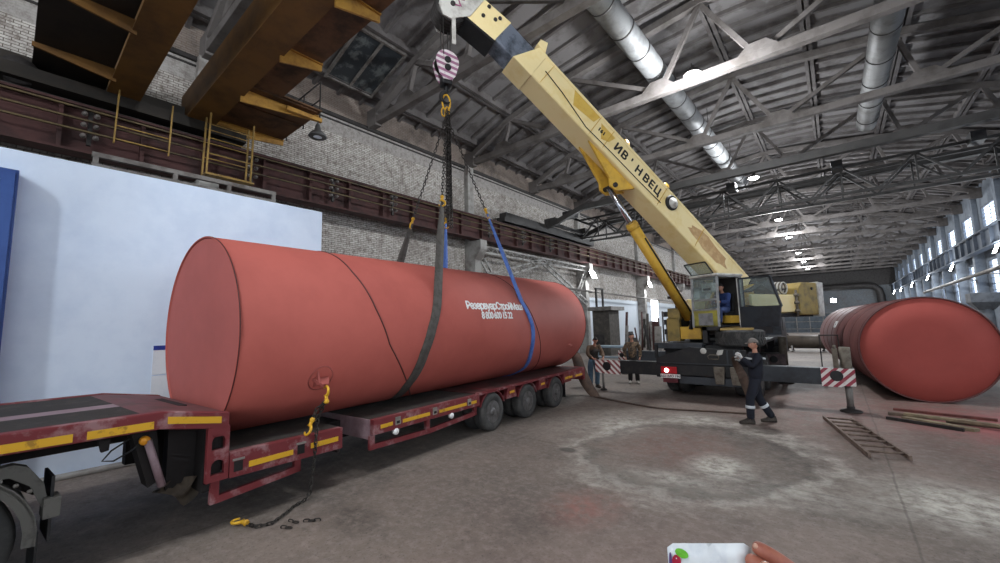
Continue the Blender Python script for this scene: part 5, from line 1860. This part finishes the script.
def head_shape(mb, c, f, up, k=1.0):
    """head with brow, nose, lips, chin and ears; c = centre of the skull, f = facing"""
    f = V(f).normalized()
    up = V(up)
    s = f.cross(up).normalized()
    up = s.cross(f).normalized()
    vs, fs = [], []
    nu, nv = 28, 22
    for j in range(nv + 1):
        th = PI * j / nv
        for i in range(nu):
            ph = 2 * PI * i / nu
            x = math.sin(th) * math.sin(ph)
            y = math.sin(th) * math.cos(ph)
            z = math.cos(th)
            px, py, pz = x * .074, y * .094, z * .118
            if z < 0:
                q = -z
                px *= 1 - .34 * q
                if y > 0:
                    py *= 1 - .12 * q
                    if q > .55:
                        py += .014 * (q - .55) * 2 * y
                else:
                    py *= 1 - .34 * q
            if y > 0:
                ax = abs(x)
                nose = math.exp(-((x / .17) ** 2)) * math.exp(-(((z + .22) / .2) ** 2))
                py += .022 * nose * (1 if z < -.05 else .8)
                py += .006 * math.exp(-((x / .16) ** 2)) * math.exp(-(((z) / .16) ** 2))
                eye = math.exp(-(((ax - .4) / .17) ** 2)) * math.exp(-(((z - .03) / .1) ** 2))
                py -= .010 * eye * y
                brow = math.exp(-(((z - .2) / .09) ** 2)) * (ax < .7)
                py += .004 * brow * y
                lips = math.exp(-((x / .28) ** 2)) * math.exp(-(((z + .52) / .07) ** 2))
                py += .007 * lips
            vs.append(c + (s * px + f * py + up * pz) * k)
    for j in range(nv):
        for i in range(nu):
            i2 = (i + 1) % nu
            fs.append((j * nu + i, j * nu + i2, (j + 1) * nu + i2, (j + 1) * nu + i))
    mb.add(vs, fs, True)
    for sg in (-1, 1):
        e = c + (s * sg * .072 - f * .004 - up * .004) * k
        mb.path([e + up * .03 * k, e + s * sg * .012 * k + up * .02 * k - f * .012 * k, e + s * sg * .014 * k - f * .01 * k, e + s * sg * .004 * k - up * .03 * k], [.006 * k, .012 * k, .011 * k, .006 * k], 8)
    return s, f, up


def person(name_label, loc, heading, J, jacket, trousers, shoes, hair=M_hair, cap=None, gloves=None, bands=None, curl=.5, cat='person', extras=None, palms=None, vest=None):
    """J = joints in figure space (x right of the figure, y forward, z up)"""
    ca_, sa_ = math.cos(heading), math.sin(heading)
    L0 = V(loc)

    def W(p):
        x, y, z = p
        return L0 + V((x * ca_ - y * sa_, x * sa_ + y * ca_, z))

    def WD(p):
        return W(p) - L0
    r = thing('person', name_label, cat, loc, heading)
    P = {k: W(v) for k, v in J.items() if k not in ('face', 'headup', 'handL', 'handR')}
    nodes, edges = [], []
    idx = {}

    def nd(key, rad, par=None, p=None):
        nodes.append((P[key] if p is None else p, rad))
        idx[key] = len(nodes) - 1
        if par is not None:
            edges.append((idx[par], idx[key]))
    nd('pelvis', .07)
    nd('waist', .07, 'pelvis', P['pelvis'].lerp(P['chest'], .5))
    nd('chest', .09, 'waist')
    nd('neck0', .062, 'chest', P['chest'].lerp(P['neck'], .75))
    nd('neck', .05, 'neck0')
    nd('skull', .05, 'neck', P['neck'].lerp(P['head'], .5))
    for s in 'LR':
        nd('sh' + s, .045, 'chest')
        nd('el' + s, .034, 'sh' + s)
        nd('wr' + s, .027, 'el' + s)
        nd('hip' + s, .055, 'pelvis')
        nd('kn' + s, .042, 'hip' + s)
        nd('an' + s, .03, 'kn' + s)
        nd('toe' + s, .03, 'an' + s)
        hd = WD(J['hand' + s]) if ('hand' + s) in J else (P['wr' + s] - P['el' + s])
        pn = WD(palms[s]) if palms and s in palms else WD((1 if s == 'L' else -1, 0, 0))
        hn, he = hand_nodes(P['wr' + s], hd, pn, 1, curl)
        base = len(nodes)
        nodes += hn
        for a, b in he:
            edges.append((idx['wr' + s] if a < 0 else base + a, base + b))
        idx['hand0' + s] = base
    vs, fs = skin_shape(nodes, edges, 0, 2)
    mb = MB().add(vs, fs, True)
    s_, f_, u_ = head_shape(mb, P['head'], WD(J.get('face', (0, 1, 0))), WD(J.get('headup', (0, 0, 1))))
    body = mb.build('body', M_skin, r)
    hc_ = P['head']
    mb = MB()
    for sg in (-1, 1):
        e = hc_ + s_ * sg * .029 + f_ * .083 + u_ * .004
        mb.lathe(e - f_ * .008, f_, [(.0, -.004), (.011, .0), (.009, .006), (0, .01)], 10)
    mb.build('eye', M_eyew, body)
    mb = MB()
    for sg in (-1, 1):
        e = hc_ + s_ * sg * .029 + f_ * .084 + u_ * .004
        mb.lathe(e - f_ * .002, f_, [(.0055, 0), (.005, .005), (0, .006)], 8)
        mb.path([hc_ + s_ * sg * .016 + f_ * .089 + u_ * .023, hc_ + s_ * sg * .03 + f_ * .086 + u_ * .028, hc_ + s_ * sg * .045 + f_ * .076 + u_ * .023], .004, 6)
    mb.build('brow', M_eyed, body)
    MB().path([hc_ - s_ * .022 + f_ * .079 - u_ * .06, hc_ + f_ * .088 - u_ * .058, hc_ + s_ * .022 + f_ * .079 - u_ * .06], [.003, .006, .003], 6).build('mouth', M_lip, body)
    # hair or cap: shell over the skull
    def shell(k, z0fun, m, nm, yoff=0.0):
        vs, fs = [], []
        nu, nv = 28, 12
        for j in range(nv + 1):
            for i in range(nu):
                ph = 2 * PI * i / nu
                zmin = z0fun(math.cos(ph))
                th = math.acos(max(-1, zmin)) * j / nv
                x, y, z = math.sin(th) * math.sin(ph), math.sin(th) * math.cos(ph), math.cos(th)
                tk = k if j < nv else k * .9
                vs.append(hc_ + s_ * x * .074 * tk + f_ * (y * .094 * tk + yoff) + u_ * z * .118 * tk)
        for j in range(nv):
            for i in range(nu):
                i2 = (i + 1) % nu
                fs.append((j * nu + i, j * nu + i2, (j + 1) * nu + i2, (j + 1) * nu + i))
        return MB().add(vs, fs, True)
    shell(1.07, lambda c: .42 if c > .45 else (.42 - (.45 - c) * .75), hair, 'hair', -.002).build('hair', hair, r)
    if cap:
        m = shell(1.15, lambda c: .32 if c > 0 else .32 + c * .25, cap, 'cap')
        bp = []
        for i in range(9):
            a = math.radians(-60 + 15 * i)
            bp.append(hc_ + s_ * math.sin(a) * .08 + f_ * (.06 + math.cos(a) * .1) + u_ * (.04))
        m.prism(bp + [hc_ - s_ * .07 + f_ * .07 + u_ * .045][:0], u_ * .008)
        m.build('cap', cap, r)

    # clothing
    def cloth(names, radii, links, m, nm, root=0, sub=2):
        nn = [(p, rr) for p, rr in zip(names, radii)]
        vs, fs = skin_shape(nn, links, root, sub)
        return MB().add(vs, fs, True).build(nm, m, r)
    pel, ch_, nk = P['pelvis'], P['chest'], P['neck']
    down_ = (pel - ch_).normalized()
    tp = [pel + down_ * .12, pel.lerp(ch_, .5), ch_, ch_.lerp(nk, .8)]
    trd = [.172, .165, .172, .07]
    lk = [(0, 1), (1, 2), (2, 3)]
    for s in 'LR':
        b = len(tp)
        tp += [P['sh' + s], P['sh' + s].lerp(P['el' + s], .5), P['el' + s], P['el' + s].lerp(P['wr' + s], .5), P['el' + s].lerp(P['wr' + s], .94)]
        trd += [.088, .078, .07, .06, .05]
        lk += [(2, b), (b, b + 1), (b + 1, b + 2), (b + 2, b + 3), (b + 3, b + 4)]
    jk = cloth(tp, trd, lk, jacket, 'jacket')
    lp_ = [pel + V((0, 0, .12)), pel]
    lr = [.15, .155]
    lk = [(0, 1)]
    for s in 'LR':
        b = len(lp_)
        lp_ += [P['hip' + s], P['hip' + s].lerp(P['kn' + s], .5), P['kn' + s], P['kn' + s].lerp(P['an' + s], .5), P['kn' + s].lerp(P['an' + s], 1.06)]
        lr += [.124, .108, .092, .084, .078]
        lk += [(1, b), (b, b + 1), (b + 1, b + 2), (b + 2, b + 3), (b + 3, b + 4)]
    tr_ = cloth(lp_, lr, lk, trousers, 'trousers', 1)
    for s in 'LR':
        an, toe = P['an' + s], P['toe' + s]
        fd = (toe - an)
        fd.z = 0
        fd.normalize()
        heel = V((an.x, an.y, 0)) - fd * .055
        zb = min(an.z, toe.z) - .075 if min(an.z, toe.z) > .12 else 0.0
        tilt = V((0, 0, 0))
        sd = V((-fd.y, fd.x, 0))
        outline = [(-.02, .030, .0), (.0, .040, .0), (.10, .042, 0), (.18, .050, 0), (.245, .042, 0), (.275, .018, 0)]
        vs, fs = [], []
        rows = [(0.0, 1.0), (.03, 1.06), (.05, .95), (.085, .62), (.12, .5)]
        pts2 = [(x, w) for x, w, _ in outline] + [(x, -w) for x, w, _ in reversed(outline)]
        n = len(pts2)
        for zr, kk in rows:
            for x, w in pts2:
                xx = x if zr < .06 else (x * .62 if zr < .1 else x * .42)
                vs.append(heel + fd * xx + sd * w * kk + V((0, 0, zb + zr)))
        for j in range(len(rows) - 1):
            for i in range(n):
                i2 = (i + 1) % n
                fs.append((j * n + i, j * n + i2, (j + 1) * n + i2, (j + 1) * n + i))
        fs.append(tuple(range(n - 1, -1, -1)))
        fs.append(tuple((len(rows) - 1) * n + i for i in range(n)))
        MB().add(vs, fs, True).build('shoe', shoes, r)
    if gloves:
        for s in 'LR':
            hd = WD(J['hand' + s]) if ('hand' + s) in J else (P['wr' + s] - P['el' + s])
            pn = WD(palms[s]) if palms and s in palms else WD((1 if s == 'L' else -1, 0, 0))
            hn, he = hand_nodes(P['wr' + s], hd, pn, 1, curl, 1.0)
            nn = [(P['wr' + s] - V(hd).normalized() * .03, .036), (P['wr' + s], .034)] + [(p, q + .004) for p, q in hn]
            ee = [(0, 1)] + [((1 if a < 0 else a + 2), b + 2) for a, b in he]
            vs, fs = skin_shape(nn, ee, 1, 2)
            MB().add(vs, fs, True).build('glove', gloves, r)
    if bands:
        for s in 'LR':
            c_ = P['kn' + s].lerp(P['an' + s], .42)
            ax = (P['an' + s] - P['kn' + s]).normalized()
            MB().lathe(c_, ax, [(.084, -.03), (.0885, -.028), (.0875, .028), (.083, .03)], 20).build('reflective_band', bands, r)
            # chest and back patches
        fwd_, rgt = WD((0, 1, 0)), WD((1, 0, 0))
        for sg, yy in ((-1, .13), (1, .13), (-1, -.135), (1, -.135)):
            q = ch_ + rgt * sg * .075 + fwd_ * yy + V((0, 0, .05))
            MB().bar(q - rgt * .055, q + rgt * .055, .05, .03).build('reflective_patch', bands, jk)
    if vest:
        vp = [pel.lerp(ch_, .3), pel.lerp(ch_, .65), ch_, ch_.lerp(nk, .55)]
        vs, fs = skin_shape(list(zip(vp, [.158, .16, .168, .085])), [(0, 1), (1, 2), (2, 3)], 1, 2)
        MB().add(vs, fs, True).build('vest', vest, r)
    return r, P


def stand(**kw):
    J = dict(pelvis=(0, 0, .95), chest=(0, 0, 1.3), neck=(0, .01, 1.5), head=(0, .035, 1.645), face=(0, 1, 0),
             shL=(-.19, 0, 1.42), elL=(-.25, -.01, 1.13), wrL=(-.25, .09, .89), shR=(.19, 0, 1.42), elR=(.25, -.01, 1.13), wrR=(.25, .09, .89),
             hipL=(-.095, 0, .9), knL=(-.11, .02, .5), anL=(-.12, -.02, .1), toeL=(-.14, .14, .035),
             hipR=(.095, 0, .9), knR=(.11, .02, .5), anR=(.12, -.02, .1), toeR=(.14, .14, .035))
    J.update(kw)
    return J


def heading_to(dx, dy):
    return math.atan2(dy, dx) - PI / 2


M_navy = mat('navy_overall', (27, 30, 42), .85, 0, (20, 22, 31), 6)
M_refl = mat('silver_reflective_tape', (206, 210, 214), .35, .1, (186, 190, 196), 8)
M_glove = mat('pale_cotton_glove', (190, 190, 190), .8, 0, (166, 166, 164), 10)
M_capg = mat('grey_knit_cap', (128, 120, 114), .85, 0, (104, 96, 92), 14)
# worker walking to the left, hands raised in front of the chest
Jw = stand(pelvis=(0, .01, .93), chest=(0, .0, 1.28), neck=(0, -.02, 1.48), head=(0, .0, 1.625), face=(0, 1, -.18),
           shL=(-.18, .0, 1.41), elL=(-.2, .13, 1.17), wrL=(-.09, .3, 1.36), shR=(.18, -.02, 1.41), elR=(.22, .1, 1.15), wrR=(.1, .28, 1.3),
           handL=(.25, .5, .7), handR=(-.3, .55, .6),
           hipL=(-.09, .03, .89), knL=(-.1, .2, .52), anL=(-.1, .22, .1), toeL=(-.1, .38, .035),
           hipR=(.09, .02, .89), knR=(.1, -.04, .5), anR=(.1, -.28, .1), toeR=(.11, -.12, .035))
wk, Pw = person('worker in navy overalls with silver bands and a grey cap, walking with gloved hands raised', (-1.42, 10.18, 0), heading_to(-.86, -.5), Jw, M_navy, M_navy, M_shoe,
                cap=M_capg, gloves=M_glove, bands=M_refl, curl=.75, palms=dict(L=(1, .2, 0), R=(-1, .2, 0)))
# man in camouflage behind the left outrigger
t = NT('brown_camouflage_cloth')
co = t.coords('Object')
c = t.mix(t.ramp(t.noise(co, 11, 2), .48, .52), srgb(96, 80, 62), srgb(60, 50, 42))
c = t.mix(t.ramp(t.noise(co, 17, 2, .5, 0, .8), .56, .6), c, srgb(126, 100, 78))
t.link(c, t.b.inputs['Base Color'])
t.b.inputs['Roughness'].default_value = .85
M_camo = t.m
M_pants = mat('dark_work_trousers', (40, 38, 38), .85, 0, (30, 28, 28), 6)
Jc = stand(face=(.1, 1, -.05), elL=(-.27, -.04, 1.14), wrL=(-.24, .04, .9), elR=(.28, -.04, 1.14), wrR=(.24, .04, .9))
person('man in a brown camouflage jacket standing behind the left outrigger beam', (-5.72, 14.3, 0), heading_to(5.7, -14.4), Jc, M_camo, M_pants, M_shoel, curl=.5)
# man at the end of the tank
M_brownj = mat('brown_jacket_cloth', (104, 84, 68), .85, 0, (84, 68, 56), 6)
M_jeans = mat('faded_blue_jeans', (96, 124, 146), .85, 0, (78, 104, 126), 6)
M_vest = mat('dark_grey_vest', (62, 58, 56), .85, 0, (48, 45, 44), 6)
Jm = stand(chest=(0, .1, 1.27), neck=(0, .2, 1.45), head=(0, .27, 1.58), face=(.15, 1, -.55), headup=(0, .35, 1),
           shL=(-.19, .12, 1.38), elL=(-.27, .2, 1.12), wrL=(-.2, .4, 1.02), shR=(.19, .12, 1.38), elR=(.27, .22, 1.12), wrR=(.18, .42, 1.02),
           pelvis=(0, -.02, .94), knL=(-.11, .06, .5), knR=(.11, .0, .5))
person('man in brown jacket, dark vest and blue jeans at the far end of the tank', (-6.5, 12.78, 0), heading_to(.75, -.65), Jm, M_brownj, M_jeans, M_shoe, curl=.8, vest=M_vest)
# crane operator sitting in the cab
M_bluew = mat('blue_workwear', (44, 62, 112), .8, 0, (34, 50, 94), 6)
M_bluet = mat('blue_work_trousers', (70, 84, 128), .8, 0, (54, 68, 110), 6)
so = SF(.6, .82, 1.96)
Jo = dict(pelvis=(0, 0, .5), chest=(0, .05, .83), neck=(0, .09, 1.02), head=(0, .14, 1.15), face=(-.2, 1, -.25),
          shL=(-.18, .05, .95), elL=(-.22, .18, .7), wrL=(-.15, .42, .72), shR=(.18, .05, .95), elR=(.22, .18, .7), wrR=(.15, .42, .72),
          hipL=(-.1, .04, .48), knL=(-.13, .42, .5), anL=(-.13, .46, .12), toeL=(-.13, .6, .07), hipR=(.1, .04, .48), knR=(.13, .42, .5), anR=(.13, .46, .12), toeR=(.13, .6, .07))
person('crane operator in blue workwear sitting in the open cab', tuple(so), heading_to(cd.x, cd.y), Jo, M_bluew, M_bluet, M_shoe, curl=.8)
# two workers bending over the pipe in mid-hall
Jb = stand(pelvis=(0, -.15, .72), chest=(0, .12, 1.0), neck=(0, .3, 1.12), head=(0, .4, 1.2), face=(0, .8, -.7), headup=(0, .6, .8),
           shL=(-.19, .14, 1.08), elL=(-.26, .3, .85), wrL=(-.14, .5, .85), shR=(.19, .14, 1.08), elR=(.26, .3, .85), wrR=(.14, .5, .85),
           hipL=(-.1, -.14, .68), knL=(-.17, .18, .46), anL=(-.17, -.02, .1), toeL=(-.18, .14, .035), hipR=(.1, -.14, .68), knR=(.17, .18, .46), anR=(.17, -.02, .1), toeR=(.18, .14, .035))
person('welder in dark clothes bending over the left end of the big pipe in mid-hall', (-2.9, 33.9, 0), heading_to(.25, -1), Jb, M_vest, M_pants, M_shoe, curl=.9)
person('worker in blue clothes bending over the big pipe close to the second tank', (-.65, 34.0, 0), heading_to(-.3, -1), Jb, M_bluew, M_pants, M_shoe, curl=.9)
wa = thing('welding_torch', 'bright welding spark on the big pipe in mid-hall', 'welding torch', (-2.75, 33.3, 1.0))
MB().path([(-2.7, 33.35, 1.12), (-2.73, 33.2, 1.15), (-2.76, 33.05, 1.06)], .015, 6).build('torch', M_black, wa)
MB().lathe((-2.76, 33.03, 1.0), (0, 0, 1), [(0, 0), (.05, .03), (.03, .07), (0, .09)], 10).build('arc_flame', emit('welding_arc', (255, 214, 170), 40), wa)

# ------------------------------------------------------------------ long brown textile belt from the tank to the worker
M_belt = mat('brown_canvas_belt', (84, 66, 56), .85, 0, (58, 48, 43), 3, bump=.2)
pA = V((-6.85, 11.15, 1.28))
cpt = [(pA, .10), (V((-6.72, 11.25, 1.3)), .12), (V((-6.4, 11.4, 1.16)), .15), (V((-6.22, 11.35, .75)), .17), (V((-6.0, 11.3, .35)), .17), (V((-5.7, 11.2, .05)), .14), (V((-5.45, 11.1, .012)), .10),
       (V((-4.6, 10.75, .012)), .07), (V((-3.6, 10.5, .012)), .06), (V((-2.7, 10.7, .012)), .06), (V((-1.9, 10.9, .012)), .06), (V((-1.72, 10.88, .06)), .05), (V((-1.7, 10.86, .4)), .06), (V((-1.76, 10.8, .8)), .11), (V((-1.84, 10.7, 1.1)), .08), (V((-1.84, 10.35, 1.3)), .05), (V((-1.72, 10.12, 1.36)), .03)]


def spline(pts, n=5):
    out = []
    for i in range(len(pts) - 1):
        p0, p1, p2, p3 = pts[max(i - 1, 0)], pts[i], pts[i + 1], pts[min(i + 2, len(pts) - 1)]
        for k in range(n):
            t = k / n
            out.append(.5 * ((2 * p1) + (p2 - p0) * t + (2 * p0 - 5 * p1 + 4 * p2 - p3) * t * t + (3 * p1 - p0 - 3 * p2 + p3) * t ** 3))
    out.append(pts[-1])
    return out


line = spline([p for p, _ in cpt])
wid = []
for i in range(len(cpt) - 1):
    for k in range(5):
        wid.append(cpt[i][1] + (cpt[i + 1][1] - cpt[i][1]) * k / 5)
wid.append(cpt[-1][1])
Lr, Rr, Dr = [], [], []
for i, p in enumerate(line):
    p = V((p.x, p.y, max(p.z, .012)))
    d = (line[min(i + 1, len(line) - 1)] - line[max(i - 1, 0)]).normalized()
    sd = V((.75, .66, 0)) if p.z > .05 and p.x < -5 else d.cross(V((0, 0, 1)))
    if p.z > .05 and p.x > -3:
        sd = V((.77, .64, 0))
    if sd.length < 1e-3:
        sd = V((1, 0, 0))
    sd = (sd - d * sd.dot(d)).normalized()
    if i and sd.dot(Rr[-1] - Lr[-1]) < 0:
        sd = -sd
    Lr.append(p - sd * wid[i]); Rr.append(p + sd * wid[i])
    nn_ = d.cross(sd).normalized() * .012
    if nn_.z < 0:
        nn_ = -nn_
    Dr.append(nn_)
MB().ribbon(Lr, Rr, Dr).build('canvas_belt', M_belt, None, 'long brown canvas belt running from the tank end along the floor to the worker', None, 0, None, 'belt')
# black cable looped at the tank end
MB().path(spline([V((-6.9, 11.02, 1.25)), V((-6.75, 10.85, 1.1)), V((-6.9, 10.4, .93)), V((-7.2, 10.2, .9)), V((-7.4, 10.6, .9))], 6), .022, 8).build('cable', M_black, None, 'black cable hanging from the far end of the red tank onto the trailer deck', None, 0, None, 'cable')

# ------------------------------------------------------------------ ladder and boards on the floor
M_ladder = mat('rusty_ladder_steel', (120, 104, 94), .7, .2, (84, 68, 60), 6)
ld = thing('ladder', 'rusty steel ladder lying flat on the red-stained floor', 'ladder', (.1, 9.8, 0))
a0, a1, b0, b1_ = V((-.4, 11.15, .06)), V((.2, 8.45, .06)), V((.05, 11.2, .06)), V((.66, 8.62, .06))
MB().bar(a0, a1, .035, .07).build('side_rail', M_ladder, ld)
MB().bar(b0, b1_, .035, .07).build('side_rail', M_ladder, ld)
for k in range(8):
    w = .06 + .88 * k / 7
    MB().tube(a0.lerp(a1, w) + V((0, 0, .02)), b0.lerp(b1_, w) + V((0, 0, .02)), .018, 8).build('rung', M_ladder, ld)
M_board = mat('weathered_board', (112, 96, 84), .8, 0, (84, 72, 64), 4, stretch=(1, 1, 1))
M_boardr = mat('red_stained_board', (112, 66, 60), .8, 0, (88, 54, 50), 4)
M_boardp = mat('pale_sawn_board', (140, 126, 102), .8, 0, (112, 100, 84), 4)
for (p_, q_, w, h, z, m, lb) in (
        ((.82, 13.1), (2.3, 12.75), .1, .05, .0, M_boardr, 'red-stained board at the back of the board pile by the second tank'),
        ((.68, 12.45), (1.95, 12.35), .12, .06, .0, M_board, 'grey board lying between the red board and the pale board'),
        ((.92, 12.2), (2.35, 11.7), .12, .05, .065, M_boardp, 'pale sawn board lying across the top of the board pile'),
        ((.62, 11.9), (1.62, 11.35), .06, .06, .0, M_dsteel, 'dark square steel bar at the front of the board pile'),
        ((.9, 12.1), (1.8, 11.45), .16, .055, .0, M_boardp, 'short pale board with a cut end at the front of the board pile'),
        ((1.5, 12.1), (2.7, 11.9), .1, .05, .0, M_board, 'grey board sticking out to the right of the board pile')):
    MB().bar((p_[0], p_[1], z + h / 2 + .002), (q_[0], q_[1], z + h / 2 + .002), w, h).build('board', m, None, lb, None, .004, None, 'board')

# ------------------------------------------------------------------ the photographer's hand with a plastic bag
M_bag = mat('white_plastic_bag', (222, 226, 230), .3, 0, (204, 210, 218), 16, .45, .6, spec=.5)
bagr = thing('plastic_bag', 'crumpled white plastic bag with a printed cherry held at the bottom of the picture', 'bag', (-.19, .7, 1.4))
rd = V((.77, .637, -.025)).normalized()
dw = V((0, 0, -1))
tocam = V((.25, -.85, .45)).normalized()
B0 = V((-.232, .683, 1.806))
nx_, nz_ = 15, 14
rnd = random.Random(9)
front, back = [], []
for j in range(nz_):
    for i in range(nx_):
        u = i / (nx_ - 1)
        w = j / (nz_ - 1)
        top_sag = 0.0
        p = B0 + rd * (u * .128 * (1 + .25 * w) - .004) + dw * (w * .3 + .006 * (1 - w) * (1 if i in (0, nx_ - 1) else 0)) + tocam * (-.35 * w * .12)
        bul = .03 * math.sin(PI * u) * math.sin(PI * min(1, w * 1.3 + .0)) + rnd.uniform(-.004, .004) + .004 * math.sin(9 * u + 5 * w * math.cos(4 * u))
        front.append(p + tocam * (.004 + bul))
        back.append(p - tocam * (.004 + bul * .8))
fs = [(j * nx_ + i, (j + 1) * nx_ + i, (j + 1) * nx_ + i + 1, j * nx_ + i + 1) for j in range(nz_ - 1) for i in range(nx_ - 1)]
n = len(front)
mb = MB().add(front + back, fs + [tuple(reversed([k + n for k in f])) for f in fs] +
              [(i, i + 1, n + i + 1, n + i) for i in range(nx_ - 1)] + [((nz_ - 1) * nx_ + i + 1, (nz_ - 1) * nx_ + i, n + (nz_ - 1) * nx_ + i, n + (nz_ - 1) * nx_ + i + 1) for i in range(nx_ - 1)] +
              [((j + 1) * nx_, j * nx_, n + j * nx_, n + (j + 1) * nx_) for j in range(nz_ - 1)] + [(j * nx_ + nx_ - 1, (j + 1) * nx_ + nx_ - 1, n + (j + 1) * nx_ + nx_ - 1, n + j * nx_ + nx_ - 1) for j in range(nz_ - 1)], True)
mb.build('bag_film', M_bag, bagr)


def bagpt(u, w, off=.004):
    x, y = u * (nx_ - 1), w * (nz_ - 1)
    i, j = min(int(x), nx_ - 2), min(int(y), nz_ - 2)
    a, b = x - i, y - j
    q = front[j * nx_ + i] * (1 - a) * (1 - b) + front[j * nx_ + i + 1] * a * (1 - b) + front[(j + 1) * nx_ + i] * (1 - a) * b + front[(j + 1) * nx_ + i + 1] * a * b
    return q + tocam * off


def decal(poly, m, nm):
    pts = [bagpt(u, w) for u, w in poly]
    c_ = bagpt(sum(p[0] for p in poly) / len(poly), sum(p[1] for p in poly) / len(poly), .0045)
    k = len(pts)
    MB().add([c_] + pts, [(0, 1 + i, 1 + (i + 1) % k) for i in range(k)]).build(nm, m, bagr)


def ell(u, w, a, b, rot=0, k=16):
    return [(u + a * math.cos(t) * math.cos(rot) - b * math.sin(t) * math.sin(rot), w + (a * math.cos(t) * math.sin(rot) + b * math.sin(t) * math.cos(rot)) * .42) for t in [2 * PI * i / k for i in range(k)]]


M_leaf = mat('printed_green', (110, 190, 60), .4)
M_cher = mat('printed_cherry_red', (168, 36, 62), .4)
decal(ell(.17, .05, .085, .05, .5), M_leaf, 'printed_leaf')
decal(ell(.3, .155, .06, .035, 0), M_leaf, 'printed_leaf')
decal(ell(.1, .085, .055, .07), M_cher, 'printed_cherry')
decal(ell(.1, .075, .02, .025), M_bag, 'printed_highlight')
decal(ell(.03, .09, .02, .14), mat('printed_violet', (92, 70, 120), .4), 'printed_stripe')

ph = thing('person', "photographer's bare hand closed on the white bag at the bottom right", 'hand', (-.06, .72, 1.6))
F0 = B0 + rd * .128 + V((0, 0, .004))          # bag corner
ax = (rd * .9 + V((0, -.1, -.45))).normalized()       # from the fingertips back to the wrist
tipI = B0 + rd * .130 + V((0, 0, .000)) + tocam * .012
up_ = V((0, 0, 1))
crs = ax.cross(tocam).normalized()              # roughly down the row of fingers
if crs.z > 0:
    crs = -crs
nodes = [(tipI + ax * .30 + crs * .10, .036), (tipI + ax * .17 + crs * .075, .030), (tipI + ax * .12 + crs * .06, .030)]
edges = [(0, 1), (1, 2)]
for i, (ln, cu) in enumerate(((1.0, .0), (1.06, .012), (1.0, .02), (.85, .03))):
    b = len(nodes)
    kn = tipI + ax * .085 + crs * (.012 + .021 * i)
    m1 = tipI + ax * (.085 - .045 * ln) + crs * (.006 + .021 * i) + tocam * .012
    m2 = tipI + ax * (.085 - .068 * ln) + crs * (.004 + .021 * i) + tocam * .006
    m3 = tipI + ax * (.085 - .088 * ln) + crs * (.003 + .021 * i) - tocam * .004
    nodes += [(kn, .014), (m1, .0128), (m2, .0118), (m3, .0105)]
    edges += [(2, b), (b, b + 1), (b + 1, b + 2), (b + 2, b + 3)]
b = len(nodes)
nodes += [(tipI + ax * .11 + crs * .03 + tocam * .03, .015), (tipI + ax * .06 + crs * .028 + tocam * .038, .0125), (tipI + ax * .02 + crs * .024 + tocam * .03, .0105)]
edges += [(2, b), (b, b + 1), (b + 1, b + 2)]
vs, fs = skin_shape(nodes, edges, 2, 2)
M_skin2 = mat('reddened_skin', (156, 96, 78), .5, 0, (140, 82, 68), 30, spec=.35)
hand = MB().add(vs, fs, True).build('hand', M_skin2, ph)
M_nail = mat('finger_nail', (190, 146, 126), .3)
tn = nodes[-1][0]
MB().lathe(tn + tocam * .0095, tocam, [(.0, .002), (.006, .0015), (.0075, -.001)], 12).build('thumb_nail', M_nail, hand)
i3 = nodes[5][0] * .35 + nodes[6][0] * .65
MB().lathe(i3 + tocam * .008 - ax * .001, tocam, [(.0, .001), (.003, .0007), (.0042, -.001)], 12).build('finger_nail', M_nail, hand)
MB().path([tipI + ax * .2 + crs * .08, tipI + ax * .3 + crs * .1, tipI + ax * .5 + crs * .17], [.045, .055, .065], 14).build('sleeve', M_cdark, ph)
